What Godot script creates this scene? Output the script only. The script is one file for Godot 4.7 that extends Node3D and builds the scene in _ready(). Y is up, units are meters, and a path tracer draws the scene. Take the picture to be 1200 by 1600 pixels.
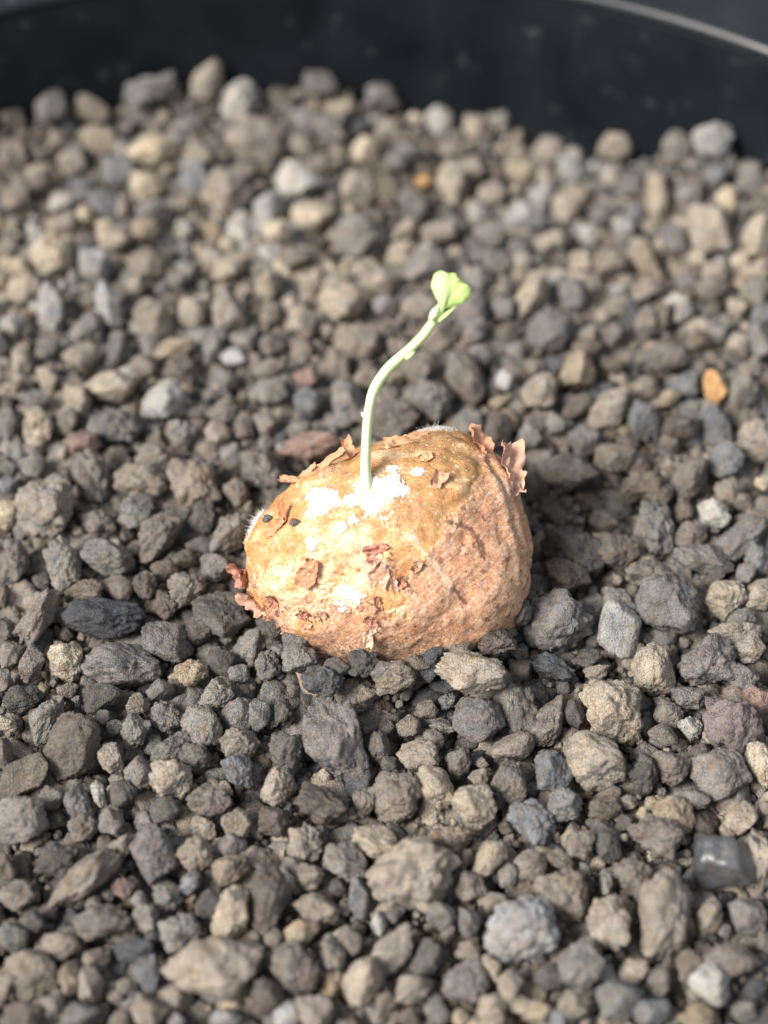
extends Node3D
# A sprouting corm on a bed of small volcanic gravel in a black plastic pot, seen close from above.
# Units are metres; most sizes are written in millimetres and multiplied by MM.

const MM := 0.001
const POT_CENTRE := Vector3(-0.0072, 0.0, 0.0218)
const RIM_RADIUS := 0.0845
const RIM_HEIGHT := 0.0145
const CORM_CENTRE := Vector3(0.0, 0.0031, 0.0066)

var rng := RandomNumberGenerator.new()
var tilt := Basis.from_euler(Vector3(deg_to_rad(-52.0), 0, 0))   # the corm sits tipped back in the gravel
var mats := {}
var grain_texture: ImageTexture
var grit_texture: ImageTexture

# linear base colours of the kinds of stone
var stone := {
	"t": Color(0.205, 0.179, 0.155), "n": Color(0.138, 0.118, 0.101), "g": Color(0.190, 0.180, 0.169), "d": Color(0.112, 0.104, 0.097),
	"k": Color(0.084, 0.086, 0.092), "b": Color(0.180, 0.181, 0.186), "m": Color(0.188, 0.171, 0.164), "w": Color(0.340, 0.330, 0.316),
	"p": Color(0.305, 0.266, 0.224), "c": Color(0.430, 0.368, 0.286), "y": Color(0.285, 0.235, 0.178), "o": Color(0.500, 0.305, 0.145),
	"r": Color(0.230, 0.164, 0.145), "v": Color(0.228, 0.190, 0.180),
}


func _ready() -> void:
	rng.seed = 41
	# --- camera, sky, sun, exposure
	var cam := Camera3D.new()
	cam.name = "camera"
	var lens := CameraAttributesPhysical.new()
	lens.frustum_focal_length = 12.0 / tan(deg_to_rad(16.0))
	lens.frustum_near = 0.01
	lens.frustum_far = 60.0
	lens.frustum_focus_distance = 0.1525
	lens.exposure_aperture = 9.0
	cam.attributes = lens
	cam.fov = 32.0
	cam.near = 0.01
	cam.far = 60.0
	cam.position = Vector3(0.0, 0.165 * sin(deg_to_rad(52.0)), 0.165 * cos(deg_to_rad(52.0)))
	cam.rotation = Vector3(deg_to_rad(-52.0), 0, 0)
	add_child(cam)
	cam.current = true

	var env := Environment.new()
	env.background_mode = Environment.BG_SKY
	var sky_look := ProceduralSkyMaterial.new()
	sky_look.sky_top_color = Color(0.80, 0.83, 0.88)
	sky_look.sky_horizon_color = Color(0.74, 0.75, 0.76)
	sky_look.sky_curve = 0.2
	sky_look.ground_bottom_color = Color(0.2, 0.19, 0.18)
	sky_look.ground_horizon_color = Color(0.4, 0.4, 0.4)
	env.sky = Sky.new()
	env.sky.sky_material = sky_look
	env.background_energy_multiplier = 0.46
	env.tonemap_mode = Environment.TONE_MAPPER_LINEAR
	env.tonemap_exposure = 2.0
	env.sdfgi_enabled = true
	env.ssao_enabled = true
	env.ssil_enabled = true
	var world := WorldEnvironment.new()
	world.name = "world"
	world.environment = env
	add_child(world)

	var sun := DirectionalLight3D.new()
	sun.name = "sun"
	sun.light_energy = 1.1
	sun.light_color = Color(1.0, 0.98, 0.955)
	sun.light_angular_distance = 24.0
	sun.shadow_enabled = true
	sun.look_at_from_position(Vector3(-0.66, 0.74, 0.34), Vector3.ZERO, Vector3.UP)
	add_child(sun)

	make_textures()
	make_ground()
	make_pot()
	make_gravel()
	make_corm()


# ------------------------------------------------------------------ helpers

func tag(o: Node, label: String, category := "", group := "", kind := "") -> void:
	if label: o.set_meta("label", label)
	if category: o.set_meta("category", category)
	if group: o.set_meta("group", group)
	if kind: o.set_meta("kind", kind)


func put(called: String, mesh: Mesh, material: Material, parent: Node = self) -> MeshInstance3D:
	var o := MeshInstance3D.new()
	o.name = called
	o.mesh = mesh
	o.material_override = material
	parent.add_child(o, true)
	return o


func noise(kind: int, frequency: float, seed_: int, octaves := 3) -> FastNoiseLite:
	var n := FastNoiseLite.new()
	n.noise_type = kind
	n.frequency = frequency
	n.seed = seed_
	n.fractal_octaves = octaves
	n.fractal_type = FastNoiseLite.FRACTAL_FBM if octaves > 1 else FastNoiseLite.FRACTAL_NONE
	if kind == FastNoiseLite.TYPE_CELLULAR:
		n.cellular_return_type = FastNoiseLite.RETURN_DISTANCE
		n.cellular_distance_function = FastNoiseLite.DISTANCE_EUCLIDEAN
	return n


func mesh_from(points: PackedVector3Array, index: PackedInt32Array, colours := PackedColorArray()) -> ArrayMesh:
	var normals := PackedVector3Array()
	normals.resize(points.size())
	for i in range(0, index.size(), 3):
		var a := index[i]
		var b := index[i + 1]
		var c := index[i + 2]
		var f := (points[c] - points[a]).cross(points[b] - points[a])
		normals[a] += f
		normals[b] += f
		normals[c] += f
	for i in normals.size():
		normals[i] = normals[i].normalized()
	var arrays := []
	arrays.resize(Mesh.ARRAY_MAX)
	arrays[Mesh.ARRAY_VERTEX] = points
	arrays[Mesh.ARRAY_NORMAL] = normals
	if colours.size(): arrays[Mesh.ARRAY_COLOR] = colours
	arrays[Mesh.ARRAY_INDEX] = index
	var m := ArrayMesh.new()
	m.add_surface_from_arrays(Mesh.PRIMITIVE_TRIANGLES, arrays)
	return m


func ball(level: int) -> Array:
	# a sphere of near-equal triangles: [unit directions, clockwise indices]
	var t := (1.0 + sqrt(5.0)) / 2.0
	var p := PackedVector3Array([Vector3(-1, t, 0), Vector3(1, t, 0), Vector3(-1, -t, 0), Vector3(1, -t, 0), Vector3(0, -1, t), Vector3(0, 1, t), Vector3(0, -1, -t), Vector3(0, 1, -t), Vector3(t, 0, -1), Vector3(t, 0, 1), Vector3(-t, 0, -1), Vector3(-t, 0, 1)])
	for i in p.size(): p[i] = p[i].normalized()
	var f := PackedInt32Array([0, 5, 11, 0, 1, 5, 0, 7, 1, 0, 10, 7, 0, 11, 10, 1, 9, 5, 5, 4, 11, 11, 2, 10, 10, 6, 7, 7, 8, 1, 3, 4, 9, 3, 2, 4, 3, 6, 2, 3, 8, 6, 3, 9, 8, 4, 5, 9, 2, 11, 4, 6, 10, 2, 8, 7, 6, 9, 1, 8])
	for l in level:
		var mid := {}
		var g := PackedInt32Array()
		g.resize(f.size() * 4)
		var w := 0
		for i in range(0, f.size(), 3):
			var v := [f[i], f[i + 1], f[i + 2]]
			var m := [0, 0, 0]
			for k in 3:
				var a: int = v[k]
				var b: int = v[(k + 1) % 3]
				var key: int = mini(a, b) * 1048576 + maxi(a, b)
				if mid.has(key):
					m[k] = mid[key]
				else:
					m[k] = p.size()
					mid[key] = p.size()
					p.append((p[a] + p[b]).normalized())
			for q in [v[0], m[0], m[2], v[1], m[1], m[0], v[2], m[2], m[1], m[0], m[1], m[2]]:
				g[w] = q
				w += 1
		f = g
	return [p, f]


func make_textures() -> void:
	# grain: tan and white mineral grains, dark specks and rusty patches, as a tint round 0.8; grit: fine relief
	var n := 768
	var soft := noise(FastNoiseLite.TYPE_SIMPLEX_SMOOTH, 0.018, 3, 4).get_seamless_image(n, n)
	var speck := noise(FastNoiseLite.TYPE_SIMPLEX, 0.11, 8, 2).get_seamless_image(n, n)
	var speck2 := noise(FastNoiseLite.TYPE_SIMPLEX, 0.16, 19, 2).get_seamless_image(n, n)
	var rust := noise(FastNoiseLite.TYPE_SIMPLEX_SMOOTH, 0.03, 31, 3).get_seamless_image(n, n)
	for im in [soft, speck, speck2, rust]: im.convert(Image.FORMAT_L8)
	var a := soft.get_data()
	var b := speck.get_data()
	var c := speck2.get_data()
	var d := rust.get_data()
	var rgb := PackedByteArray()
	rgb.resize(n * n * 3)
	var hgt := PackedByteArray()
	hgt.resize(n * n)
	for i in n * n:
		var v := 200.0 + 0.36 * (a[i] - 128) + 0.30 * (b[i] - 128)
		var r := v
		var g := v
		var bl := v
		if d[i] > 165:
			var k := minf((d[i] - 165) * 0.03, 1.0)
			r += 16.0 * k
			g += 2.0 * k
			bl -= 18.0 * k
		if c[i] > 196:
			r += 62.0
			g += 56.0
			bl += 42.0
		elif c[i] < 78:
			r -= 80.0
			g -= 80.0
			bl -= 76.0
		rgb[i * 3] = clampi(int(r), 20, 255)
		rgb[i * 3 + 1] = clampi(int(g), 20, 255)
		rgb[i * 3 + 2] = clampi(int(bl), 20, 255)
		hgt[i] = clampi(int(128.0 + 0.55 * (b[i] - 128) + 0.4 * (c[i] - 128)), 0, 255)
	grain_texture = ImageTexture.create_from_image(Image.create_from_data(n, n, false, Image.FORMAT_RGB8, rgb))
	grit_texture = ImageTexture.create_from_image(Image.create_from_data(n, n, false, Image.FORMAT_L8, hgt))


func stone_material(kind: String, variant := 0, many := false) -> StandardMaterial3D:
	var key := "%s%d%s" % [kind, variant, many]
	if mats.has(key): return mats[key]
	var m := StandardMaterial3D.new()
	m.resource_name = "stone_" + key
	var c: Color = Color.WHITE if many else stone[kind]
	var f: float = 1.62 * [1.0, 0.86, 1.13][variant % 3]     # the grain tint averages about 0.6 linear
	if many: f = 1.0
	var l := Color(minf(c.r * f, 1.0), minf(c.g * f * [1.0, 1.005, 0.99][variant % 3], 1.0), minf(c.b * f * [1.0, 1.03, 0.95][variant % 3], 1.0))
	m.albedo_color = l.linear_to_srgb()
	m.albedo_texture = grain_texture
	m.roughness = 0.92
	m.metallic_specular = 0.35
	m.uv1_triplanar = true
	m.uv1_world_triplanar = true
	m.uv1_scale = Vector3.ONE / 0.021
	m.uv1_offset = Vector3(0.137, 0.291, 0.417) * (variant + 1 + kind.unicode_at(0) % 7)
	m.heightmap_enabled = true
	m.heightmap_texture = grit_texture
	m.heightmap_scale = 0.014
	m.vertex_color_use_as_albedo = true
	mats[key] = m
	return m


# ------------------------------------------------------------------ setting

func make_ground() -> void:
	var g := PlaneMesh.new()
	g.size = Vector2(12, 12)
	var m := StandardMaterial3D.new()
	m.albedo_color = Color(0.12, 0.115, 0.11).linear_to_srgb()
	m.albedo_texture = grain_texture
	m.uv1_triplanar = true
	m.uv1_world_triplanar = true
	m.uv1_scale = Vector3.ONE * 6.0
	m.roughness = 0.95
	var o := put("ground", g, m)
	o.position.y = -0.09
	tag(o, "plain dark ground that the black pot stands on", "", "", "structure")


func lathe(profile: Array, steps: int) -> ArrayMesh:
	var pts := PackedVector3Array()
	var idx := PackedInt32Array()
	var k := profile.size()
	for s in steps:
		var a := TAU * s / steps
		for q in profile:
			pts.append(Vector3(cos(a) * q.x, q.y, sin(a) * q.x))
	for s in steps:
		var s2 := (s + 1) % steps
		for j in k - 1:
			var a := s * k + j
			var b := s2 * k + j
			idx.append_array([a, a + 1, b, b, a + 1, b + 1])
	return mesh_from(pts, idx)


func make_pot() -> void:
	var pot := Node3D.new()
	pot.name = "plant_pot"
	pot.position = POT_CENTRE + Vector3(0, -0.0898, 0)
	add_child(pot)
	tag(pot, "black plastic plant pot with a dusty inner wall and flanged rim", "plant pot")
	var dust := noise(FastNoiseLite.TYPE_SIMPLEX_SMOOTH, 0.012, 5, 4).get_seamless_image(512, 512)
	var splash := noise(FastNoiseLite.TYPE_SIMPLEX_SMOOTH, 0.022, 77, 3).get_seamless_image(512, 512)
	dust.convert(Image.FORMAT_L8)
	splash.convert(Image.FORMAT_L8)
	var d := dust.get_data()
	var s := splash.get_data()
	var out := PackedByteArray()
	out.resize(512 * 512 * 3)
	var rough := PackedByteArray()
	rough.resize(512 * 512)
	for i in 512 * 512:
		var v := 20.0 + 0.06 * (d[i] - 128)
		var w := 0.0
		if s[i] > 196: w = minf((s[i] - 196) * 0.03, 1.0)
		out[i * 3] = clampi(int(v + 38.0 * w), 0, 255)
		out[i * 3 + 1] = clampi(int(v + 4.0 + 38.0 * w), 0, 255)
		out[i * 3 + 2] = clampi(int(v + 9.0 + 34.0 * w), 0, 255)
		rough[i] = clampi(int(135 + 0.25 * (d[i] - 128) + 70.0 * w), 0, 255)
	var m := StandardMaterial3D.new()
	m.albedo_texture = ImageTexture.create_from_image(Image.create_from_data(512, 512, false, Image.FORMAT_RGB8, out))
	m.roughness_texture = ImageTexture.create_from_image(Image.create_from_data(512, 512, false, Image.FORMAT_L8, rough))
	m.roughness = 1.0
	m.metallic_specular = 0.3
	m.uv1_triplanar = true
	m.uv1_world_triplanar = true
	m.uv1_scale = Vector3.ONE / 0.06
	var h := 0.0898
	var t := RIM_HEIGHT + h
	var r := RIM_RADIUS
	# the inner wall from the floor up to the bead, then the outer wall back down
	put("wall", lathe([Vector2(0.0, 0.003), Vector2(0.070, 0.003), Vector2(0.0722, 0.0045), Vector2(r - 0.0024, t - 0.020), Vector2(r - 0.0002, t - 0.0012), Vector2(r + 0.0012, t - 0.0014), Vector2(r + 0.0011, t - 0.004), Vector2(0.0745, 0.002), Vector2(0.072, 0.0), Vector2(0.0, 0.0)], 192), m, pot)
	var bead := []
	for k in 9:
		var a := PI - PI * k / 8.0 * 0.75
		bead.append(Vector2(r + 0.0011 + cos(a) * 0.0011, t - 0.0008 + sin(a) * 0.0011))
	bead.append_array([Vector2(r + 0.0035, t + 0.0006), Vector2(r + 0.0085, t + 0.0010), Vector2(r + 0.0096, t + 0.0006), Vector2(r + 0.0100, t - 0.0004), Vector2(r + 0.0100, t - 0.0075), Vector2(r + 0.0090, t - 0.0075), Vector2(r + 0.0088, t - 0.0010), Vector2(r + 0.0013, t - 0.0016)])
	var edge := m.duplicate() as StandardMaterial3D
	edge.roughness = 0.75
	edge.metallic_specular = 0.5
	put("rim", lathe(bead, 192), edge, pot)


# ------------------------------------------------------------------ gravel

func bed_height(x: float, z: float) -> float:
	# the gravel surface in mm: level in the middle, uneven where it meets the back of the wall
	var d := RIM_RADIUS / MM - Vector2(x - POT_CENTRE.x / MM, z - POT_CENTRE.z / MM).length()
	var w := clampf((30.0 - d) / 26.0, 0, 1)
	w = w * w * (3.0 - 2.0 * w)
	var back := clampf((POT_CENTRE.z / MM - z) / 40.0, 0, 1)
	var xs := [-51.9, -42.6, -37.2, -31.1, -19.5, -13.1, -7.3, 3.7, 14.7, 22.0, 28.8, 36.2, 41.4, 50.0]
	var hs := [3.1, 0.5, 0.6, -1.0, 1.3, -0.4, -0.2, -3.2, -4.2, -5.3, -3.4, 2.0, 1.8, 4.3]
	var v: float = hs[0] if x < xs[0] else hs[-1]
	for i in xs.size() - 1:
		if x >= xs[i] and x < xs[i + 1]:
			v = lerpf(hs[i], hs[i + 1], (x - xs[i]) / (xs[i + 1] - xs[i]))
	return w * back * v


func pebble_mesh(shape: String, seed_: int, sphere: Array) -> ArrayMesh:
	# one stone, fitted to a box of side 2: planes joined into a worn block, then knobs, pits and grain
	var r := RandomNumberGenerator.new()
	r.seed = seed_ * 7919 + shape.unicode_at(0)
	var planes: Array[Vector3] = []
	var dist := PackedFloat32Array()
	var count := 13 if shape == "r" else 10
	for i in count:
		var y := 1.0 - 2.0 * (i + 0.5) / count
		var a := i * 2.39996 + r.randf_range(-0.5, 0.5)
		var q := sqrt(1.0 - y * y)
		planes.append((Vector3(cos(a) * q, y, sin(a) * q) + Vector3(r.randf_range(-1, 1), r.randf_range(-1, 1), r.randf_range(-1, 1)) * 0.22).normalized())
		dist.append(r.randf_range(0.76, 1.05) if shape != "a" else r.randf_range(0.72, 1.05))
	if shape == "s":
		planes.append(Vector3(0, 0, 1))
		dist.append(0.55)
		planes.append(Vector3(0, 0.05, -1).normalized())
		dist.append(0.5)
	var power := 13.0 if shape == "r" else 20.0 if shape in ["a", "s"] else 12.0 if shape == "q" else 8.0
	var low := noise(FastNoiseLite.TYPE_SIMPLEX_SMOOTH, 0.9, seed_ + 1, 2)
	var mid := noise(FastNoiseLite.TYPE_SIMPLEX_SMOOTH, 2.6, seed_ + 2, 3)
	var fine := noise(FastNoiseLite.TYPE_SIMPLEX, 8.0, seed_ + 3, 3)
	var cell := noise(FastNoiseLite.TYPE_CELLULAR, 1.5, seed_ + 4, 1)
	var pit := noise(FastNoiseLite.TYPE_CELLULAR, 3.4, seed_ + 5, 1)
	var hue := noise(FastNoiseLite.TYPE_SIMPLEX_SMOOTH, 1.1, seed_ + 6, 3)
	var k_low := 0.10
	var k_mid: float = {"r": 0.11, "a": 0.11, "l": 0.13, "s": 0.05, "q": 0.035}[shape]
	var k_fine: float = {"r": 0.05, "a": 0.05, "l": 0.06, "s": 0.035, "q": 0.008}[shape]
	var k_cell: float = {"r": 0.0, "a": 0.05, "l": 0.32, "s": 0.0, "q": 0.0}[shape]
	var k_pit: float = {"r": 0.13, "a": 0.15, "l": 0.17, "s": 0.06, "q": 0.0}[shape]
	var dirs: PackedVector3Array = sphere[0]
	var pts := PackedVector3Array()
	pts.resize(dirs.size())
	var cols := PackedColorArray()
	cols.resize(dirs.size())
	var lo := Vector3.ONE * 9
	var hi := -lo
	for i in dirs.size():
		var d := dirs[i]
		var s := 0.0
		for j in planes.size():
			var c := planes[j].dot(d)
			if c > 0.12: s += pow(c / dist[j], power)
		var rad := pow(maxf(s, 0.02), -1.0 / power)
		rad *= 1.0 + k_low * low.get_noise_3dv(d)
		if k_cell > 0.0: rad *= 1.0 - k_cell * (cell.get_noise_3dv(d * 1.2) + 0.55)
		rad *= 1.0 + k_mid * mid.get_noise_3dv(d) + k_fine * fine.get_noise_3dv(d)
		if k_pit > 0.0:
			var h := pit.get_noise_3dv(d * 1.3) + 1.0
			if h < 0.36: rad *= 1.0 - k_pit * (1.0 - h / 0.36)
		var p := d * rad
		pts[i] = p
		lo = lo.min(p)
		hi = hi.max(p)
		var v := 1.0 + 0.30 * hue.get_noise_3dv(p * 1.3)
		var u := 0.16 * hue.get_noise_3dv(p * 0.9 + Vector3(9, 4, 2))
		cols[i] = Color(clampf(v * (1.0 + u), 0, 1.6), clampf(v, 0, 1.6), clampf(v * (1.0 - u), 0, 1.6))
	var centre := (lo + hi) / 2.0
	var size := (hi - lo) / 2.0
	for i in pts.size(): pts[i] = (pts[i] - centre) / size
	return mesh_from(pts, sphere[1], cols)


func quarter_turn(r: RandomNumberGenerator) -> Basis:
	return Basis.from_euler(Vector3(r.randi_range(0, 3), r.randi_range(0, 3), r.randi_range(0, 3)) * PI / 2.0).orthonormalized()


func make_gravel() -> void:
	var dark := StandardMaterial3D.new()
	dark.albedo_color = Color(0.11, 0.095, 0.08).linear_to_srgb()
	dark.albedo_texture = grain_texture
	dark.uv1_triplanar = true
	dark.uv1_world_triplanar = true
	dark.uv1_scale = Vector3.ONE / 0.02
	dark.roughness = 1.0
	var disc := CylinderMesh.new()
	disc.top_radius = 0.080
	disc.bottom_radius = 0.0735
	disc.height = 0.03
	disc.radial_segments = 96
	var soil := put("soil", disc, dark)
	soil.position = POT_CENTRE + Vector3(0, -0.0295, 0)
	tag(soil, "dark fine soil seen in the gaps below the gravel", "", "", "structure")

	var ball4 := ball(4)
	var ball3 := ball(3)
	var shapes := {}
	for sh in ["r", "a", "l"]:
		shapes[sh] = []
		for i in 20: shapes[sh].append(pebble_mesh(sh, i + 1, ball4))
	shapes["s"] = [pebble_mesh("s", 3, ball4), pebble_mesh("s", 4, ball4)]
	shapes["q"] = [pebble_mesh("q", 6, ball4)]
	var small := []
	for i in 6:
		for sh in ["a", "a", "l"]: small.append(pebble_mesh(sh, 100 + small.size(), ball3))
	var loose := []                      # for each small mesh, the places and colours of its copies
	for i in small.size(): loose.append([[], []])

	# 1. the stones that can be told apart in the photograph
	var taken := []                      # [centre in mm, mean radius in mm]
	var n := 0
	for line in PEBBLES.split("\n", false):
		var w := line.split(" ", false)
		var at := Vector3(float(w[0]), float(w[1]), float(w[2]))
		var half := Vector3(float(w[3]), float(w[4]), float(w[5]))
		var kind: String = w[7]
		var shape: String = w[8]
		var lean := Basis.from_euler(Vector3(rng.randf_range(-0.2, 0.2), rng.randf_range(-0.2, 0.2), 0))
		var axes := tilt * Basis(Vector3(0, 0, 1), deg_to_rad(-float(w[6]))) * lean
		var turn := quarter_turn(rng) if shape != "s" else Basis()
		var frame := axes * Basis.from_scale(half * MM) * turn
		taken.append([at, (half.x + half.y + half.z) / 3.0, kind])
		if w.size() > 9:
			var o := MeshInstance3D.new()
			o.name = "pebble"
			var set_: Array = shapes[shape]
			o.mesh = set_[n % set_.size()]
			o.material_override = glossy() if shape == "q" else stone_material(kind, n % 3)
			o.transform = Transform3D(frame, at * MM)
			tag(o, " ".join(w.slice(9)), "pebble", "gravel pebbles round the corm")
			add_child(o, true)
		else:
			var k := n % small.size()
			loose[k][0].append(Transform3D(frame, at * MM))
			loose[k][1].append(tint(stone[kind]))
		n += 1

	# 2. stones that fill what is left of the surface, larger ones first, and the layers below
	var cells := {}
	for t in taken: into_cells(cells, t)
	into_cells(cells, [Vector3(0, 2, 5), 9.0, ""])
	for size in [[2.1, 1500, 0.86], [1.6, 6000, 0.82], [1.2, 12000, 0.78], [0.85, 24000, 0.74], [0.55, 30000, 0.70], [0.32, 34000, 0.66]]:
		for i in size[1]:
			var a := rng.randf() * TAU
			var d: float = sqrt(rng.randf()) * (RIM_RADIUS / MM - 1.6 - size[0])
			var r: float = size[0] * rng.randf_range(0.85, 1.2)
			var p := Vector3(POT_CENTRE.x / MM + cos(a) * d, 0, POT_CENTRE.z / MM + sin(a) * d)
			p.y = bed_height(p.x, p.z) - 1.6 - 0.3 * r + rng.randf_range(-0.9, 0.5)
			p.y += 2.6 * (1.0 - smoothstep(2.0, 9.0, RIM_RADIUS / MM - d))      # banked a little against the wall
			# and heaped against the front of the corm
			var ring := Vector2(p.x / 12.0, (p.z - 7.0) / 10.5).length()
			if p.z > 8.0 and ring < 1.35: p.y += 2.2 * (1.0 - smoothstep(1.0, 1.35, ring))
			if size[0] < 1.5: p.y -= rng.randf_range(0.0, 1.6)
			if clear(cells, p, r, size[2]):
				into_cells(cells, [p, r, ""])
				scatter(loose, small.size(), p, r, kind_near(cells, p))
	for layer in [[-3.6, 2.0, 2600], [-5.6, 2.4, 2400], [-8.6, 2.6, 1700]]:
		for i in layer[2]:
			var a := rng.randf() * TAU
			var d := sqrt(rng.randf()) * (RIM_RADIUS / MM - 5.0)
			var p := Vector3(POT_CENTRE.x / MM + cos(a) * d, 0, POT_CENTRE.z / MM + sin(a) * d)
			p.y = bed_height(p.x, p.z) + layer[0] + rng.randf_range(-0.8, 0.6)
			if p.distance_to(Vector3(0, 2, 6)) < 8.0: continue
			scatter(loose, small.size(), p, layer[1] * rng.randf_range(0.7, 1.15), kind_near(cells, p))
	var bed := Node3D.new()
	bed.name = "gravel"
	add_child(bed)
	tag(bed, "loose small volcanic gravel filling the black pot round the larger pebbles", "gravel", "", "stuff")
	for k in small.size():
		var mm := MultiMesh.new()
		mm.transform_format = MultiMesh.TRANSFORM_3D
		mm.use_colors = true
		mm.mesh = small[k]
		mm.instance_count = loose[k][0].size()
		for i in mm.instance_count:
			mm.set_instance_transform(i, loose[k][0][i])
			mm.set_instance_color(i, loose[k][1][i])
		var o := MultiMeshInstance3D.new()
		o.name = "loose_gravel"
		o.multimesh = mm
		o.material_override = stone_material("t", k % 3, true)
		tag(o, "", "", "", "stuff")
		bed.add_child(o, true)


func glossy() -> StandardMaterial3D:
	var m: StandardMaterial3D = stone_material("k", 0).duplicate()
	m.roughness = 0.38
	m.metallic_specular = 0.6
	m.heightmap_scale = 0.002
	return m


func tint(c: Color) -> Color:
	var v := 1.62 * rng.randf_range(0.85, 1.15)
	return Color(c.r * v, c.g * v, c.b * v)


func into_cells(cells: Dictionary, t: Array) -> void:
	var reach := int(ceil(t[1] / 3.0))
	var cx := int(floor(t[0].x / 3.0))
	var cz := int(floor(t[0].z / 3.0))
	for x in range(cx - reach, cx + reach + 1):
		for z in range(cz - reach, cz + reach + 1):
			var key := x * 1000 + z
			if not cells.has(key): cells[key] = []
			cells[key].append(t)


func clear(cells: Dictionary, p: Vector3, r: float, share: float) -> bool:
	var reach := int(ceil(r / 3.0))
	var cx := int(floor(p.x / 3.0))
	var cz := int(floor(p.z / 3.0))
	for x in range(cx - reach, cx + reach + 1):
		for z in range(cz - reach, cz + reach + 1):
			for t in cells.get(x * 1000 + z, []):
				if p.distance_to(t[0]) < share * (r + t[1]): return false
	return true


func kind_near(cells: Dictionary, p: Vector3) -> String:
	# loose stones come in the kinds of the larger stones round them: paler at the back, painting in its stronger light
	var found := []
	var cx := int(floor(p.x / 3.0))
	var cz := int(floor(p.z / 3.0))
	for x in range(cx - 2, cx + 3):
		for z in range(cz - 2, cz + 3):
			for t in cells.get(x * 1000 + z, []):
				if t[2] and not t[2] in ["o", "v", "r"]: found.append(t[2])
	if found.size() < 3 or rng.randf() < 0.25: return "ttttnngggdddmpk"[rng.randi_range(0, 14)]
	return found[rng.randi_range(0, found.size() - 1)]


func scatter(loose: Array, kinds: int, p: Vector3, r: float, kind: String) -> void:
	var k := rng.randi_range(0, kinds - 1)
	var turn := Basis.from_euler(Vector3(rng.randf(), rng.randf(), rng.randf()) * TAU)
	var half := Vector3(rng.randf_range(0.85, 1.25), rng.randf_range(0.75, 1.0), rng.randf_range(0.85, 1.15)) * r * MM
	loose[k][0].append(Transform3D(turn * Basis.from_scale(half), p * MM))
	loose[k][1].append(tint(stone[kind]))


# ------------------------------------------------------------------ the corm and its sprout

# radius of the corm's outline in mm, every 7.5 degrees round its broad face
const OUTLINE := [11.82, 12.0, 12.02, 11.9, 11.7, 11.45, 11.2, 11.0, 10.85, 10.75, 10.66, 10.58, 10.5, 10.42, 10.42, 10.6, 10.95, 11.4, 11.9, 12.35, 12.6, 12.7, 12.65, 12.5, 12.4, 12.38, 12.43, 12.56, 12.7, 12.75, 12.62, 12.25, 11.66, 10.91, 10.13, 9.55, 9.24, 9.05, 8.85, 8.76, 8.89, 9.14, 9.39, 9.66, 10.03, 10.53, 11.07, 11.52]


func corm_radius(d: Vector3) -> float:
	var t := (atan2(d.y, d.x) + PI) / TAU * 48.0
	var i := int(floor(t))
	var s := lerpf(OUTLINE[i % 48], OUTLINE[(i + 1) % 48], t - i)
	return pow(pow(Vector2(d.x, d.y).length() / s, 2.5) + pow(absf(d.z) / 9.49, 2.5), -0.4)


func raised(p: Vector3) -> Vector3:
	# places on the corm were measured on a rounder body: move them out to its flatter face
	var a := corm_outline(p)
	var x := minf(Vector2(p.x, p.y).length() / a, 0.97)
	return p + Vector3(0, 0, 9.49 * (pow(1.0 - pow(x, 2.5), 0.4) - sqrt(1.0 - x * x)))


func corm_outline(d: Vector3) -> float:
	var t := (atan2(d.y, d.x) + PI) / TAU * 48.0
	var i := int(floor(t))
	return lerpf(OUTLINE[i % 48], OUTLINE[(i + 1) % 48], t - i)


func corm_point(u: float, v: float, n: float) -> Vector3:
	# a place given in mm on the corm's own tipped axes, in the frame of the corm's base
	return tilt * (Vector3(u, v, n) * MM) + Vector3(0, CORM_CENTRE.y + 0.004, 0)


func fibre_texture() -> ImageTexture:
	# short slanting fibres, pale scurf and dark pricks in the corm's skin, as a tint
	var n := 768
	var long := noise(FastNoiseLite.TYPE_SIMPLEX, 0.10, 61, 2)
	var dots := noise(FastNoiseLite.TYPE_SIMPLEX, 0.19, 62, 2)
	var big := noise(FastNoiseLite.TYPE_SIMPLEX_SMOOTH, 0.02, 63, 3)
	var px := PackedByteArray()
	px.resize(n * n * 3)
	for y in n:
		for x in n:
			var f := long.get_noise_2d((x + y) * 0.35, (x - y) * 1.0)
			var d := dots.get_noise_2d(x, y)
			var b := big.get_noise_2d(x, y)
			var v := 236.0 + 44.0 * f + 18.0 * d + 26.0 * b
			var cool := 0.0
			if d > 0.40: v += 45.0
			elif d < -0.46:
				v -= 70.0
				cool = 8.0
			var i := (y * n + x) * 3
			px[i] = clampi(int(v + 4.0), 30, 255)
			px[i + 1] = clampi(int(v - cool), 25, 255)
			px[i + 2] = clampi(int(v - 4.0 - cool), 20, 255)
	return ImageTexture.create_from_image(Image.create_from_data(n, n, false, Image.FORMAT_RGB8, px))


func spot(p: Vector3, c: Vector3, r: float) -> float:
	return 1.0 - smoothstep(0.55 * r, r, p.distance_to(c))


func near_line(p: Vector3, line: Array) -> float:
	if p.z < 0.0: return 99.0
	var best := 99.0
	for i in line.size() - 1:
		var a := Vector2(line[i][0], line[i][1])
		var b := Vector2(line[i + 1][0], line[i + 1][1])
		best = minf(best, Vector2(p.x, p.y).distance_to(Geometry2D.get_closest_point_to_segment(Vector2(p.x, p.y), a, b)))
	return best


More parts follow.
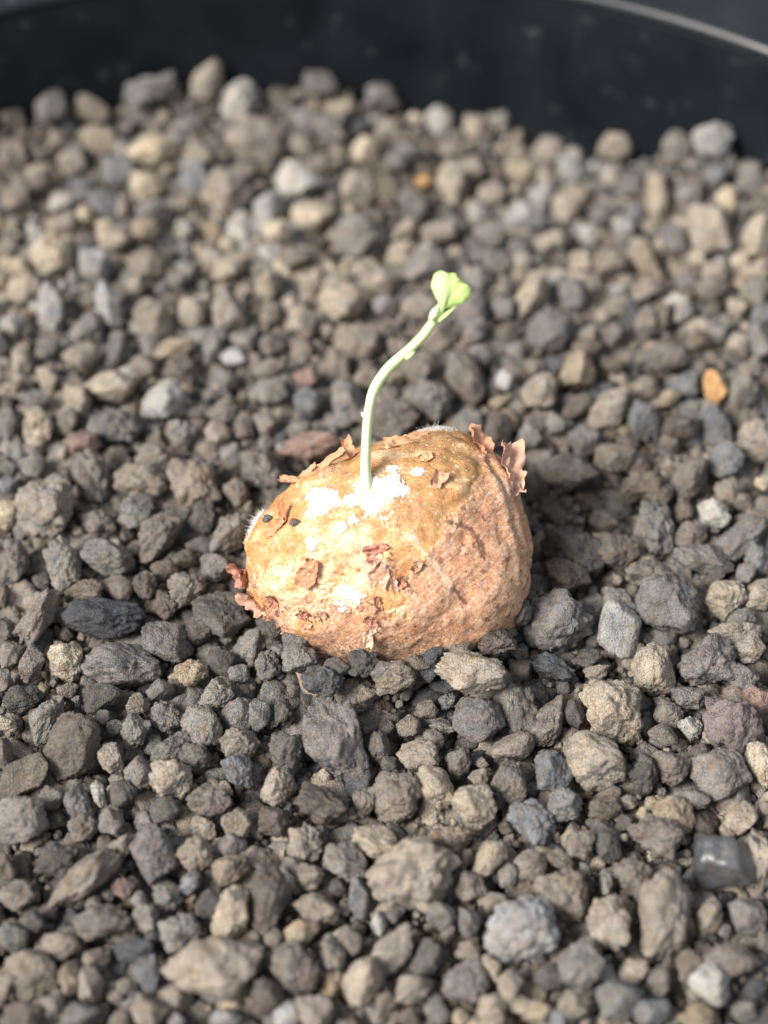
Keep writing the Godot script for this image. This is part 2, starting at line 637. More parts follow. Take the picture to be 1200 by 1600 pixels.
func make_corm() -> void:
	var root := Node3D.new()
	root.name = "sprouting_corm"
	root.position = CORM_CENTRE - Vector3(0, CORM_CENTRE.y + 0.004, 0)
	root.scale = Vector3.ONE * 1.018
	add_child(root)
	tag(root, "golden brown corm with peeling papery skin, white mould and one pale green sprout", "corm")

	var sphere := ball(7)
	var dirs: PackedVector3Array = sphere[0]
	var pts := PackedVector3Array()
	pts.resize(dirs.size())
	var cols := PackedColorArray()
	cols.resize(dirs.size())
	var low := noise(FastNoiseLite.TYPE_SIMPLEX_SMOOTH, 0.16, 11, 3)
	var lump := noise(FastNoiseLite.TYPE_SIMPLEX_SMOOTH, 0.55, 12, 3)
	var fine := noise(FastNoiseLite.TYPE_SIMPLEX, 2.2, 13, 3)
	var streak := noise(FastNoiseLite.TYPE_SIMPLEX_SMOOTH, 0.5, 14, 3)
	var edge := noise(FastNoiseLite.TYPE_SIMPLEX_SMOOTH, 0.42, 15, 4)
	var grain := noise(FastNoiseLite.TYPE_CELLULAR, 1.9, 16, 1)
	var mark := noise(FastNoiseLite.TYPE_SIMPLEX, 0.75, 17, 4)
	var moulds := [[Vector3(-0.8, 4.75, 7.9), 2.3], [Vector3(-2.3, 4.3, 7.9), 1.4], [Vector3(0.7, 5.4, 7.7), 1.5], [Vector3(-5.06, 4.19, 6.88), 1.75], [Vector3(-4.3, 4.6, 7.0), 1.1], [Vector3(-3.68, 1.86, 8.65), 0.62], [Vector3(-5.81, 0.49, 8.18), 0.72], [Vector3(0.64, 6.7, 6.64), 0.62], [Vector3(2.92, 6.53, 7.21), 0.62], [Vector3(4.17, 10.0, 0.6), 1.9], [Vector3(-11.1, 2.2, 0.9), 1.5], [Vector3(-2.6, -3.7, 8.5), 1.0], [Vector3(-3.4, -4.6, 8.1), 0.7], [Vector3(-2.5, 2.6, 8.7), 0.5]]
	for mo in moulds: mo[0] = raised(mo[0])
	var border := [[-13.0, -3.4], [-9.8, -4.3], [-5.4, -5.4], [0.0, -4.9], [2.7, -1.6], [4.9, 1.6], [9.2, 8.2], [13.0, 13.0]]
	for i in dirs.size():
		var d := dirs[i]
		var p := d * corm_radius(d)
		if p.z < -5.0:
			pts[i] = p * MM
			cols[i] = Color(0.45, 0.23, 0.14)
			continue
		# the dry skin has peeled off above a ragged border
		var line := 13.0
		for j in border.size() - 1:
			if p.x >= border[j][0] and p.x <= border[j + 1][0]:
				line = lerpf(border[j][1], border[j + 1][1], (p.x - border[j][0]) / (border[j + 1][0] - border[j][0]))
		var e_low := low.get_noise_3dv(p)
		var f := p.y - line + 3.2 * edge.get_noise_3dv(p) + 4.0 * e_low
		var e_fine := fine.get_noise_3dv(p)
		var e_lump := lump.get_noise_3dv(p)
		var bare := smoothstep(-0.9, 0.9, f + 1.5 * e_fine + 0.9 * e_lump)
		# islands of skin left on the flesh
		for isle in [[Vector3(-3.2, -6.3, 7.3), 2.3], [Vector3(-8.4, -5.2, 4.6), 2.0], [Vector3(-6.1, -2.0, 8.0), 1.1], [Vector3(-0.5, -1.2, 9.5), 1.5], [Vector3(-10.4, -2.0, 3.2), 1.3], [Vector3(-4.8, 6.6, 4.0), 1.5]]:
			bare = minf(bare, smoothstep(0.6, 1.0, p.distance_to(raised(isle[0])) / isle[1] + 0.8 * e_lump + 0.35 * e_fine))
		var e_streak := streak.get_noise_3dv(Vector3(p.x * 0.45 + p.y * 0.15, p.y * 1.15 - p.x * 0.3, p.z * 0.9))
		var e_scurf := fine.get_noise_3dv(Vector3((p.x - p.y) * 0.9, (p.x + p.y) * 0.28, p.z * 0.7) + Vector3(20, 3, 5))
		var e_mark := mark.get_noise_3dv(p + Vector3(3, 1, 8))
		var e_grain := grain.get_noise_3dv(p) + 1.0
		# flesh: translucent gold, cream where it is dry and pitted, amber brown towards the top
		var flesh := Color(0.68, 0.375, 0.155)
		flesh = flesh.lerp(Color(0.80, 0.58, 0.34), smoothstep(0.05, 0.45, -e_streak + 0.4 * e_low))
		flesh = flesh.lerp(Color(0.56, 0.28, 0.10), smoothstep(0.08, 0.5, e_streak) * 0.8)
		var amber := maxf(spot(p, Vector3(6.0, 6.5, 5.5), 5.0), spot(p, Vector3(3.2, 3.2, 8.6), 3.4) * 0.7)
		flesh = flesh.lerp(Color(0.40, 0.225, 0.09), amber * smoothstep(-0.45, 0.25, e_lump))
		var cream := maxf(spot(p, Vector3(-3.6, -3.4, 8.3), 3.6), maxf(spot(p, Vector3(-7.5, -2.8, 6.5), 3.2), spot(p, Vector3(-2.8, 0.6, 9.2), 2.6)))
		flesh = flesh.lerp(Color(0.87, 0.68, 0.44), cream * smoothstep(-0.35, 0.3, e_lump + 0.4 * e_fine))
		flesh = flesh.lerp(Color(0.50, 0.20, 0.10), 0.7 * smoothstep(0.34, 0.5, e_mark))
		# skin: thin, fibrous, pinkish brown with pale scurf and dark scratches
		var skin := Color(0.64, 0.345, 0.195)
		skin = skin.lerp(Color(0.71, 0.44, 0.275), smoothstep(-0.15, 0.4, e_low + 0.6 * e_lump))
		skin = skin.lerp(Color(0.50, 0.245, 0.145), smoothstep(0.05, 0.45, e_scurf) * 0.75)
		skin = skin.lerp(Color(0.80, 0.63, 0.49), smoothstep(0.10, 0.42, -e_scurf) * 0.65)
		skin = skin.lerp(Color(0.22, 0.10, 0.07), smoothstep(0.40, 0.50, e_mark) * 0.8)
		var c := skin.lerp(flesh, bare)
		# grains of grit cling to the foot
		c = c.lerp(Color(0.27, 0.225, 0.185), 0.85 * smoothstep(0.10, 0.28, fine.get_noise_3dv(p * 1.3 + Vector3(7, 7, 7)) + 0.11 * (-p.y - 7.5)) * smoothstep(-6.0, -8.5, p.y))
		var scratch := 1.0 - smoothstep(0.10, 0.30, minf(near_line(p, [[5.3, 2.3], [7.2, 1.75], [8.1, 0.4], [8.2, -0.6]]), near_line(p, [[5.6, -3.3], [6.2, -3.6], [6.7, -4.4]])) + 0.22 * e_fine + 0.12 * e_lump)
		c = c.lerp(Color(0.20, 0.09, 0.06), 0.85 * scratch)
		var seam := 1.0 - smoothstep(0.12, 0.34, near_line(p, [[2.4, 1.0], [2.9, 0.2], [4.7, -1.7], [5.4, -2.8], [5.2, -4.4]]) + 0.25 * e_fine + 0.2 * e_lump)
		c = c.lerp(Color(0.86, 0.70, 0.55), 0.5 * seam)
		var lip := near_line(p, [[8.8, 7.6], [9.9, 4.4], [10.9, 1.6], [11.3, -0.8], [11.2, -2.4]]) + 0.12 * e_lump
		# salt-like bright crystals, thickest on the amber part
		c = c.lerp(Color(0.88, 0.76, 0.60), smoothstep(0.22, 0.12, e_grain) * clampf(0.35 + amber - 0.4 * e_lump, 0.0, 0.9))
		var out := 0.08 * e_lump + 0.70 * e_low
		out += (1.0 - bare) * (0.15 + 0.022 * e_scurf + 0.018 * e_fine) + bare * (0.10 * e_streak + 0.015 * e_fine)
		out += 0.02 * smoothstep(0.30, 0.18, e_grain)
		out += 0.04 * seam - 0.06 * scratch
		if p.z > 0.0: out -= 0.38 * exp(-pow(lip / 0.16, 2.0)) - 0.18 * exp(-pow((lip - 0.5) / 0.3, 2.0))
		# white mould
		var w := 0.0
		for mo in moulds:
			var dd := p.distance_to(mo[0])
			if dd < mo[1] * 1.6:
				w = maxf(w, 1.0 - smoothstep(0.55, 1.0, (dd / mo[1]) + 0.75 * e_lump + 0.4 * e_fine))
		if w > 0.0:
			c = c.lerp(Color(0.86, 0.83, 0.77), w)
			out += w * (0.20 + 0.06 * e_fine)
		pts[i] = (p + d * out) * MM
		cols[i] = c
	var m := StandardMaterial3D.new()
	m.vertex_color_use_as_albedo = true
	m.roughness = 0.5
	m.metallic_specular = 0.5
	m.albedo_texture = fibre_texture()
	m.heightmap_enabled = true
	m.heightmap_texture = m.albedo_texture
	m.heightmap_scale = 0.004
	m.uv1_triplanar = true
	m.uv1_world_triplanar = true
	m.uv1_scale = Vector3.ONE / 0.026
	var body := put("body", mesh_from(pts, sphere[1], cols), m, root)
	body.transform = Transform3D(tilt, corm_point(0, 0, 0))

	# papery scraps of skin: place on the corm (right, up, out), length, width, slant, curl, lift, colour
	var scraps := [
		[10.4, 6.5, 2.9, 4.4, 2.5, 82, 0.55, 0.4, Color(0.74, 0.46, 0.32)], [7.9, 8.9, 2.4, 2.7, 1.6, 118, 0.7, 0.3, Color(0.62, 0.32, 0.19)],
		[-3.0, 8.3, 2.0, 1.9, 0.9, 108, 0.8, 0.3, Color(0.62, 0.32, 0.17)], [-4.5, 7.3, 3.2, 3.0, 0.8, 30, 0.5, 0.1, Color(0.62, 0.36, 0.20)], [-6.3, 6.5, 3.0, 1.6, 0.6, 22, 0.6, 0.1, Color(0.64, 0.38, 0.23)],
		[-7.9, 5.7, 2.2, 1.7, 0.7, 160, 0.8, 0.2, Color(0.55, 0.3, 0.18)], [1.9, 9.0, 3.4, 3.8, 1.6, 15, 0.25, 0.25, Color(0.70, 0.42, 0.22)],
		[-12.1, -2.2, 1.4, 2.2, 1.5, 105, 0.8, 0.2, Color(0.46, 0.20, 0.14)], [-11.0, -4.4, 1.8, 2.6, 1.5, 150, 0.7, 0.2, Color(0.56, 0.31, 0.22)],
		[-9.6, -5.2, 3.0, 1.5, 0.9, 120, 0.6, 0.2, Color(0.42, 0.18, 0.11)],
		[-8.4, -5.6, 4.4, 2.0, 1.1, 75, 0.6, 0.15, Color(0.62, 0.37, 0.27)], [-6.2, -1.9, 8.05, 2.6, 1.6, 65, 0.25, 0.1, Color(0.62, 0.30, 0.16)],
		[-0.5, -0.2, 9.55, 1.4, 2.2, 95, 0.3, 0.05, Color(0.62, 0.27, 0.20)], [-0.4, -2.0, 9.4, 2.2, 1.5, 80, 0.4, 0.05, Color(0.70, 0.45, 0.33)],
		[-8.3, 3.1, 5.5, 1.9, 0.7, 100, 0.5, 0.4, Color(0.60, 0.20, 0.07)], [-9.0, 1.8, 5.4, 2.4, 0.8, 28, 0.4, 0.3, Color(0.62, 0.30, 0.14)],
		[4.4, 5.8, 7.7, 1.4, 1.1, 60, 0.7, 0.1, Color(0.66, 0.38, 0.24)], 
		
		[3.4, 7.6, 6.0, 1.2, 0.8, 20, 0.5, 0.2, Color(0.66, 0.42, 0.22)],
	]
	var r := RandomNumberGenerator.new()
	r.seed = 9
	for s in scraps:
		var moved := raised(Vector3(s[0], s[1], s[2]))
		s[2] = moved.z
	# many small scraps along the torn border and round the foot
	for i in 38:
		var u := r.randf_range(-11.5, 2.5)
		var v := 0.0
		for j in border.size() - 1:
			if u >= border[j][0] and u <= border[j + 1][0]: v = lerpf(border[j][1], border[j + 1][1], (u - border[j][0]) / (border[j + 1][0] - border[j][0]))
		v += r.randf_range(-1.6, 1.2)
		if i % 3 == 0:
			var turn := r.randf_range(3.05, 4.3)
			u = cos(turn) * 11.6
			v = sin(turn) * 9.0
		var d := Vector3(u, v, maxf(2.0, 9.4 * sqrt(maxf(0.0, 1.0 - (u * u / 140.0 + v * v / 105.0))))).normalized()
		var at := d * (corm_radius(d) + 0.12)
		scraps.append([at.x, at.y, at.z, r.randf_range(0.6, 1.6), r.randf_range(0.4, 1.0), r.randf_range(0, 360), r.randf_range(0.3, 0.9), 0.0, [Color(0.66, 0.40, 0.27), Color(0.56, 0.29, 0.18), Color(0.76, 0.54, 0.39), Color(0.50, 0.23, 0.15)][i % 4]])
	for s in scraps:
		s[8] = (s[8] as Color).lerp(Color(0.76, 0.53, 0.38), 0.12)
		var paper := StandardMaterial3D.new()
		paper.vertex_color_use_as_albedo = true
		paper.roughness = 0.75
		paper.backlight_enabled = true
		paper.backlight = Color(0.7, 0.45, 0.3)
		var o := put("skin_flake", flake(s[3], s[4], s[6], s[8], r), paper, root)
		var outward := Vector3(s[0] / 140.0, s[1] / 100.0, s[2] / 90.0).normalized()
		outward = (outward + Vector3(0, 0, 0.35)).normalized()
		var along := Vector3(cos(deg_to_rad(s[5])), sin(deg_to_rad(s[5])), 0)
		along = (along - outward * along.dot(outward)).normalized()
		o.transform = Transform3D(tilt * Basis(along, outward.cross(along), outward), corm_point(s[0], s[1], s[2]) + tilt * outward * s[7] * 0.4 * MM)

	# tufts of mould threads
	var fluff := StandardMaterial3D.new()
	fluff.albedo_color = Color(0.9, 0.89, 0.86).linear_to_srgb()
	fluff.roughness = 1.0
	for t in [[Vector3(4.2, 9.9, 0.8), 1.5, 520, 0.8], [Vector3(-11.1, 2.2, 0.9), 1.4, 460, 0.7], [Vector3(-0.9, 4.85, 8.0), 2.3, 700, 0.3], [Vector3(-5.0, 4.3, 7.0), 1.6, 380, 0.28], [Vector3(-3.68, 1.86, 8.75), 0.55, 90, 0.22], [Vector3(-5.81, 0.49, 8.3), 0.6, 100, 0.22], [Vector3(0.64, 6.7, 6.75), 0.5, 90, 0.22], [Vector3(2.92, 6.53, 7.3), 0.5, 90, 0.22]]:
		var o := put("mould_tuft", tuft(raised(t[0]), t[1], t[2], t[3], r), fluff, root)
		o.transform = Transform3D(tilt, corm_point(0, 0, 0))

	make_sprout(root, r)

	# two crumbs of grit lying on the corm
	for g in [[Vector3(-7.36, 2.3, 6.95), 0.45, "t", "tiny grey-brown crumb lying on the corm's golden side beside an orange flake"], [Vector3(-9.7, 2.55, 4.45), 0.5, "g", "tiny grey crumb half sunk in the white mould at the corm's edge"]]:
		var o := put("grit_crumb", pebble_mesh("l", 230 + int(g[1] * 10), ball(3)), stone_material(g[2], 1))
		o.transform = Transform3D(tilt * Basis.from_scale(Vector3(1.15, 0.85, 0.8) * g[1] * MM), root.position + corm_point(g[0].x, g[0].y, raised(g[0]).z) * 1.018)
		tag(o, g[3], "grit", "crumbs of grit on the corm")


func flake(length: float, width: float, curl: float, colour: Color, r: RandomNumberGenerator) -> ArrayMesh:
	var ns := 18
	var nt := 8
	var rag := noise(FastNoiseLite.TYPE_SIMPLEX_SMOOTH, 0.8, r.randi_range(1, 9999), 3)
	var top := PackedVector3Array()
	var cols := PackedColorArray()
	for i in ns + 1:
		var s := float(i) / ns
		for j in nt + 1:
			var t := 2.0 * j / nt - 1.0
			var half := width * 0.5 * (0.45 + 0.55 * pow(sin(PI * clampf(0.12 + 0.76 * s, 0, 1)), 0.7))
			half *= 1.0 + 0.55 * rag.get_noise_2d(s * 1.3, signf(t) * 7.0) + 0.16 * rag.get_noise_2d(s * 5.0 + 30.0, signf(t) * 7.0)
			var x := (s - 0.5) * length + 0.35 * width * rag.get_noise_2d(t * 3.0, 20.0 + s * 2.0) * absf(s - 0.5)
			var z := curl * length * 0.42 * s * s + 0.45 * curl * width * t * t + 0.32 * width * rag.get_noise_2d(s * 3.5 + 40.0, t * 2.2)
			top.append(Vector3(x, t * half, z))
			var v := 1.0 + 0.55 * rag.get_noise_2d(s * 5.0 + 9.0, t * 3.0 + 50.0)
			cols.append(Color(colour.r * v, colour.g * v, colour.b * v))
	var pts := PackedVector3Array()
	var all := PackedColorArray()
	for p in top: pts.append(p * MM)
	for p in top: pts.append((p - Vector3(0, 0, 0.05)) * MM)
	all.append_array(cols)
	all.append_array(cols)
	var n := top.size()
	var idx := PackedInt32Array()
	for i in ns:
		for j in nt:
			var a := i * (nt + 1) + j
			var b := a + nt + 1
			idx.append_array([a, a + 1, b, b, a + 1, b + 1, n + a, n + b, n + a + 1, n + b, n + b + 1, n + a + 1])
	for i in ns:
		for j in [0, nt]:
			var a: int = i * (nt + 1) + j
			var b := a + nt + 1
			idx.append_array([a, b, n + a, b, n + b, n + a] if j == 0 else [a, n + a, b, b, n + a, n + b])
	for j in nt:
		for i in [0, ns]:
			var a: int = i * (nt + 1) + j
			idx.append_array([a, n + a, a + 1, a + 1, n + a, n + a + 1] if i == 0 else [a, a + 1, n + a, a + 1, n + a + 1, n + a])
	return mesh_from(pts, idx, all)


func tuft(at: Vector3, radius: float, count: int, height: float, r: RandomNumberGenerator) -> ArrayMesh:
	var st := SurfaceTool.new()
	st.begin(Mesh.PRIMITIVE_TRIANGLES)
	var out := at.normalized()
	var side := out.cross(Vector3(0.3, 1, 0.2)).normalized()
	var other := out.cross(side)
	for i in count:
		var a := r.randf() * TAU
		var d := sqrt(r.randf()) * radius
		var dir := (at + side * cos(a) * d + other * sin(a) * d).normalized()
		var p := dir * (corm_radius(dir) + 0.05)
		var h := height * r.randf_range(0.35, 1.0) * (1.0 - 0.6 * d / radius)
		var bend := Vector3(r.randf_range(-1, 1), r.randf_range(-1, 1), r.randf_range(-1, 1)) * 0.9 * h
		var last: Array = []
		for k in 4:
			var s := k / 3.0
			var c := p + dir * h * s * (1.0 - 0.3 * s) + bend * s * s
			var w := 0.016 * (1.0 - 0.6 * s)
			var ring := []
			for q in 3:
				ring.append((c + side * cos(TAU * q / 3.0) * w + other * sin(TAU * q / 3.0) * w) * MM)
			if k > 0:
				for q in 3:
					var q2 := (q + 1) % 3
					for v in [last[q], last[q2], ring[q], ring[q], last[q2], ring[q2]]: st.add_vertex(v)
			last = ring
	st.generate_normals()
	return st.commit()


func make_sprout(root: Node3D, r: RandomNumberGenerator) -> void:
	# the stem's axis in mm on the corm's own axes, from foot to tip
	var path := [Vector3(-1.48, 4.2, 7.3), Vector3(-1.48, 4.93, 7.56), Vector3(-1.53, 6.67, 8.03), Vector3(-1.48, 8.5, 8.49), Vector3(-1.37, 10.32, 8.95), Vector3(-1.2, 11.61, 9.41), Vector3(-0.89, 12.89, 9.87), Vector3(-0.31, 13.95, 10.33), Vector3(0.52, 14.95, 10.79), Vector3(1.45, 15.74, 11.26), Vector3(2.32, 16.48, 11.72), Vector3(3.08, 17.2, 12.18), Vector3(3.69, 17.98, 12.64), Vector3(4.19, 18.7, 13.1), Vector3(4.62, 19.6, 13.5), Vector3(4.9, 20.2, 13.7)]
	var wide := [0.85, 0.62, 0.45, 0.43, 0.43, 0.43, 0.46, 0.46, 0.45, 0.42, 0.41, 0.41, 0.41, 0.40, 0.37, 0.32]
	var green := noise(FastNoiseLite.TYPE_SIMPLEX_SMOOTH, 0.5, 44, 3)
	var pts := PackedVector3Array()
	var cols := PackedColorArray()
	var idx := PackedInt32Array()
	var rows := 90
	var around := 14
	for i in rows + 1:
		var t := float(i) / rows * (path.size() - 1)
		var k := mini(int(t), path.size() - 2)
		var f := t - k
		var c: Vector3 = path[k].cubic_interpolate(path[k + 1], path[maxi(k - 1, 0)], path[mini(k + 2, path.size() - 1)], f)
		var ahead: Vector3 = (path[k + 1] - path[k]).normalized()
		var w := 0.94 * lerpf(wide[k], wide[k + 1], f)
		var s := ahead.cross(Vector3(0, 0, 1)).normalized()
		var o := s.cross(ahead)
		for j in around:
			var a := TAU * j / around
			var rib := 1.0 + 0.05 * cos(a * 5.0) + 0.05 * green.get_noise_3d(cos(a) * 2.0, sin(a) * 2.0, t * 2.0)
			pts.append((c + (s * cos(a) + o * sin(a)) * w * rib) * MM)
			# the young stem is white-green at its foot and greener where it has met the light
			var g := clampf(t / 15.0 + 0.25 * green.get_noise_3d(cos(a) * 3.0, sin(a) * 3.0, t), 0, 1)
			cols.append(Color(0.74, 0.82, 0.58).lerp(Color(0.62, 0.80, 0.38), g))
	for i in rows:
		for j in around:
			var a := i * around + j
			var b := i * around + (j + 1) % around
			idx.append_array([a, b, a + around, b, b + around, a + around])
	var m := StandardMaterial3D.new()
	m.vertex_color_use_as_albedo = true
	m.roughness = 0.65
	m.metallic_specular = 0.35
	m.backlight_enabled = true
	m.backlight = Color(0.5, 0.5, 0.3)
	var stem := put("stem", mesh_from(pts, idx, cols), m, root)
	stem.transform = Transform3D(tilt, corm_point(0, 0, raised(path[1]).z - path[1].z))
	tag(stem, "slender pale green stem curving over towards its bud")
	# folded young leaflets, bracts and stem scales: name, place, half sizes, slant, colour, crease
	var pieces := [
		["leaflet", Vector3(4.60, 20.78, 14.0), Vector3(0.82, 1.38, 0.55), 4, Color(0.66, 0.84, 0.36), 0.0],
		["bract", Vector3(4.02, 18.95, 13.7), Vector3(0.28, 0.80, 0.28), -30, Color(0.72, 0.82, 0.50), 0.0],
		["bract", Vector3(5.0, 18.82, 13.6), Vector3(0.17, 0.98, 0.22), -49, Color(0.66, 0.82, 0.36), 0.0],
		["stem_scale", Vector3(2.12, 15.72, 11.6), Vector3(0.20, 0.50, 0.3), -50, Color(0.72, 0.82, 0.48), 0.0],
		["bud_scale", Vector3(-2.05, 4.75, 7.75), Vector3(0.34, 0.75, 0.3), 16, Color(0.74, 0.74, 0.52), 0.0],
		["bud_scale", Vector3(-0.92, 4.70, 7.85), Vector3(0.32, 0.62, 0.3), -14, Color(0.72, 0.72, 0.50), 0.0],
		["stem_scale", Vector3(-1.66, 11.05, 9.3), Vector3(0.16, 0.32, 0.2), 35, Color(0.74, 0.82, 0.56), 0.0],
	]
	var sphere := ball(4)
	# the large folded leaflet behind: its outline round the middle in mm, folded along a slanting midrib
	var outline := [[-0.75, -1.43], [-0.95, -0.75], [-1.2, -0.25], [-1.3, 0.5], [-1.1, 1.05], [-0.6, 1.36], [-0.2, 1.24], [0.1, 1.28], [0.36, 1.16], [0.6, 0.85], [0.95, 0.52], [1.38, 0.3], [1.62, -0.06], [1.48, -0.6], [1.1, -1.0], [0.55, -1.28], [0.0, -1.4], [-0.45, -1.52]]
	var wave := noise(FastNoiseLite.TYPE_SIMPLEX_SMOOTH, 0.9, 71, 3)
	var lv := PackedVector3Array()
	var lc := PackedColorArray()
	for d in sphere[0]:
		var at: float = atan2(d.y, d.x)
		var best := 1.2
		for j in outline.size():
			var a0: Array = outline[j]
			var b0: Array = outline[(j + 1) % outline.size()]
			var hit: Variant = Geometry2D.segment_intersects_segment(Vector2.ZERO, Vector2(cos(at), sin(at)) * 4.0, Vector2(a0[0], a0[1]), Vector2(b0[0], b0[1]))
			if hit != null: best = hit.length()
		var flat := Vector2(d.x, d.y).length()
		var rr: float = 1.0 / sqrt(pow(flat / best, 2.0) + pow(d.z / 0.62, 2.0))
		var p: Vector3 = d * rr
		# two valleys run up from the foot on either side of the midrib
		var foot := Vector2(p.x + 0.6, p.y + 1.5)
		var bearing := atan2(foot.y, foot.x)
		var hollow := 0.08 * exp(-pow((bearing - 0.93) / 0.13, 2.0)) + 0.02 * exp(-pow((bearing - 0.62) / 0.09, 2.0)) - 0.03 * exp(-pow((bearing - 0.78) / 0.08, 2.0))
		if p.z > 0.0: p.z -= hollow * minf(foot.length() / 1.2, 1.0)
		p *= 1.0 + 0.08 * wave.get_noise_3dv(p * 1.4)
		lv.append(p * MM)
		var k := 1.0 + 0.3 * wave.get_noise_3dv(p * 1.8 + Vector3(5, 5, 5))
		lc.append(Color(0.59 * k, 0.79 * k, 0.26 * k))
	var leaf := put("leaflet", mesh_from(lv, sphere[1], lc), m, stem)
	leaf.position = Vector3(5.36, 20.80, 13.65) * MM
	for q in pieces:
		var skin := noise(FastNoiseLite.TYPE_SIMPLEX_SMOOTH, 1.3, r.randi_range(1, 9999), 3)
		var v := PackedVector3Array()
		var cl := PackedColorArray()
		for d in sphere[0]:
			var p: Vector3 = d
			var fat := 1.0 + 0.10 * skin.get_noise_3dv(p * 1.2)
			if q[5] > 0.0:
				p.z *= 1.0 - q[5] * 2.0 * exp(-pow(p.x / 0.22, 2.0)) * (0.5 if p.z > 0.0 else 0.0)
				p.x *= lerpf(0.62, 1.08, smoothstep(-1.0, 0.35, p.y))
				p.y += 0.10 * absf(p.x)
			elif q[0] == "leaflet":
				p.x *= lerpf(0.62, 1.05, smoothstep(-1.0, 0.35, p.y))
			else:
				p.x *= lerpf(1.1, 0.55, smoothstep(-0.2, 1.0, p.y))
			v.append(p * fat * q[2] * MM)
			var k := 1.0 + 0.25 * skin.get_noise_3dv(p * 1.6 + Vector3(5, 5, 5))
			cl.append(Color(q[4].r * k, q[4].g * k, q[4].b * k))
		var o := put(q[0], mesh_from(v, sphere[1], cl), m, stem)
		o.transform = Transform3D(Basis(Vector3(0, 0, 1), deg_to_rad(q[3])), q[1] * MM)


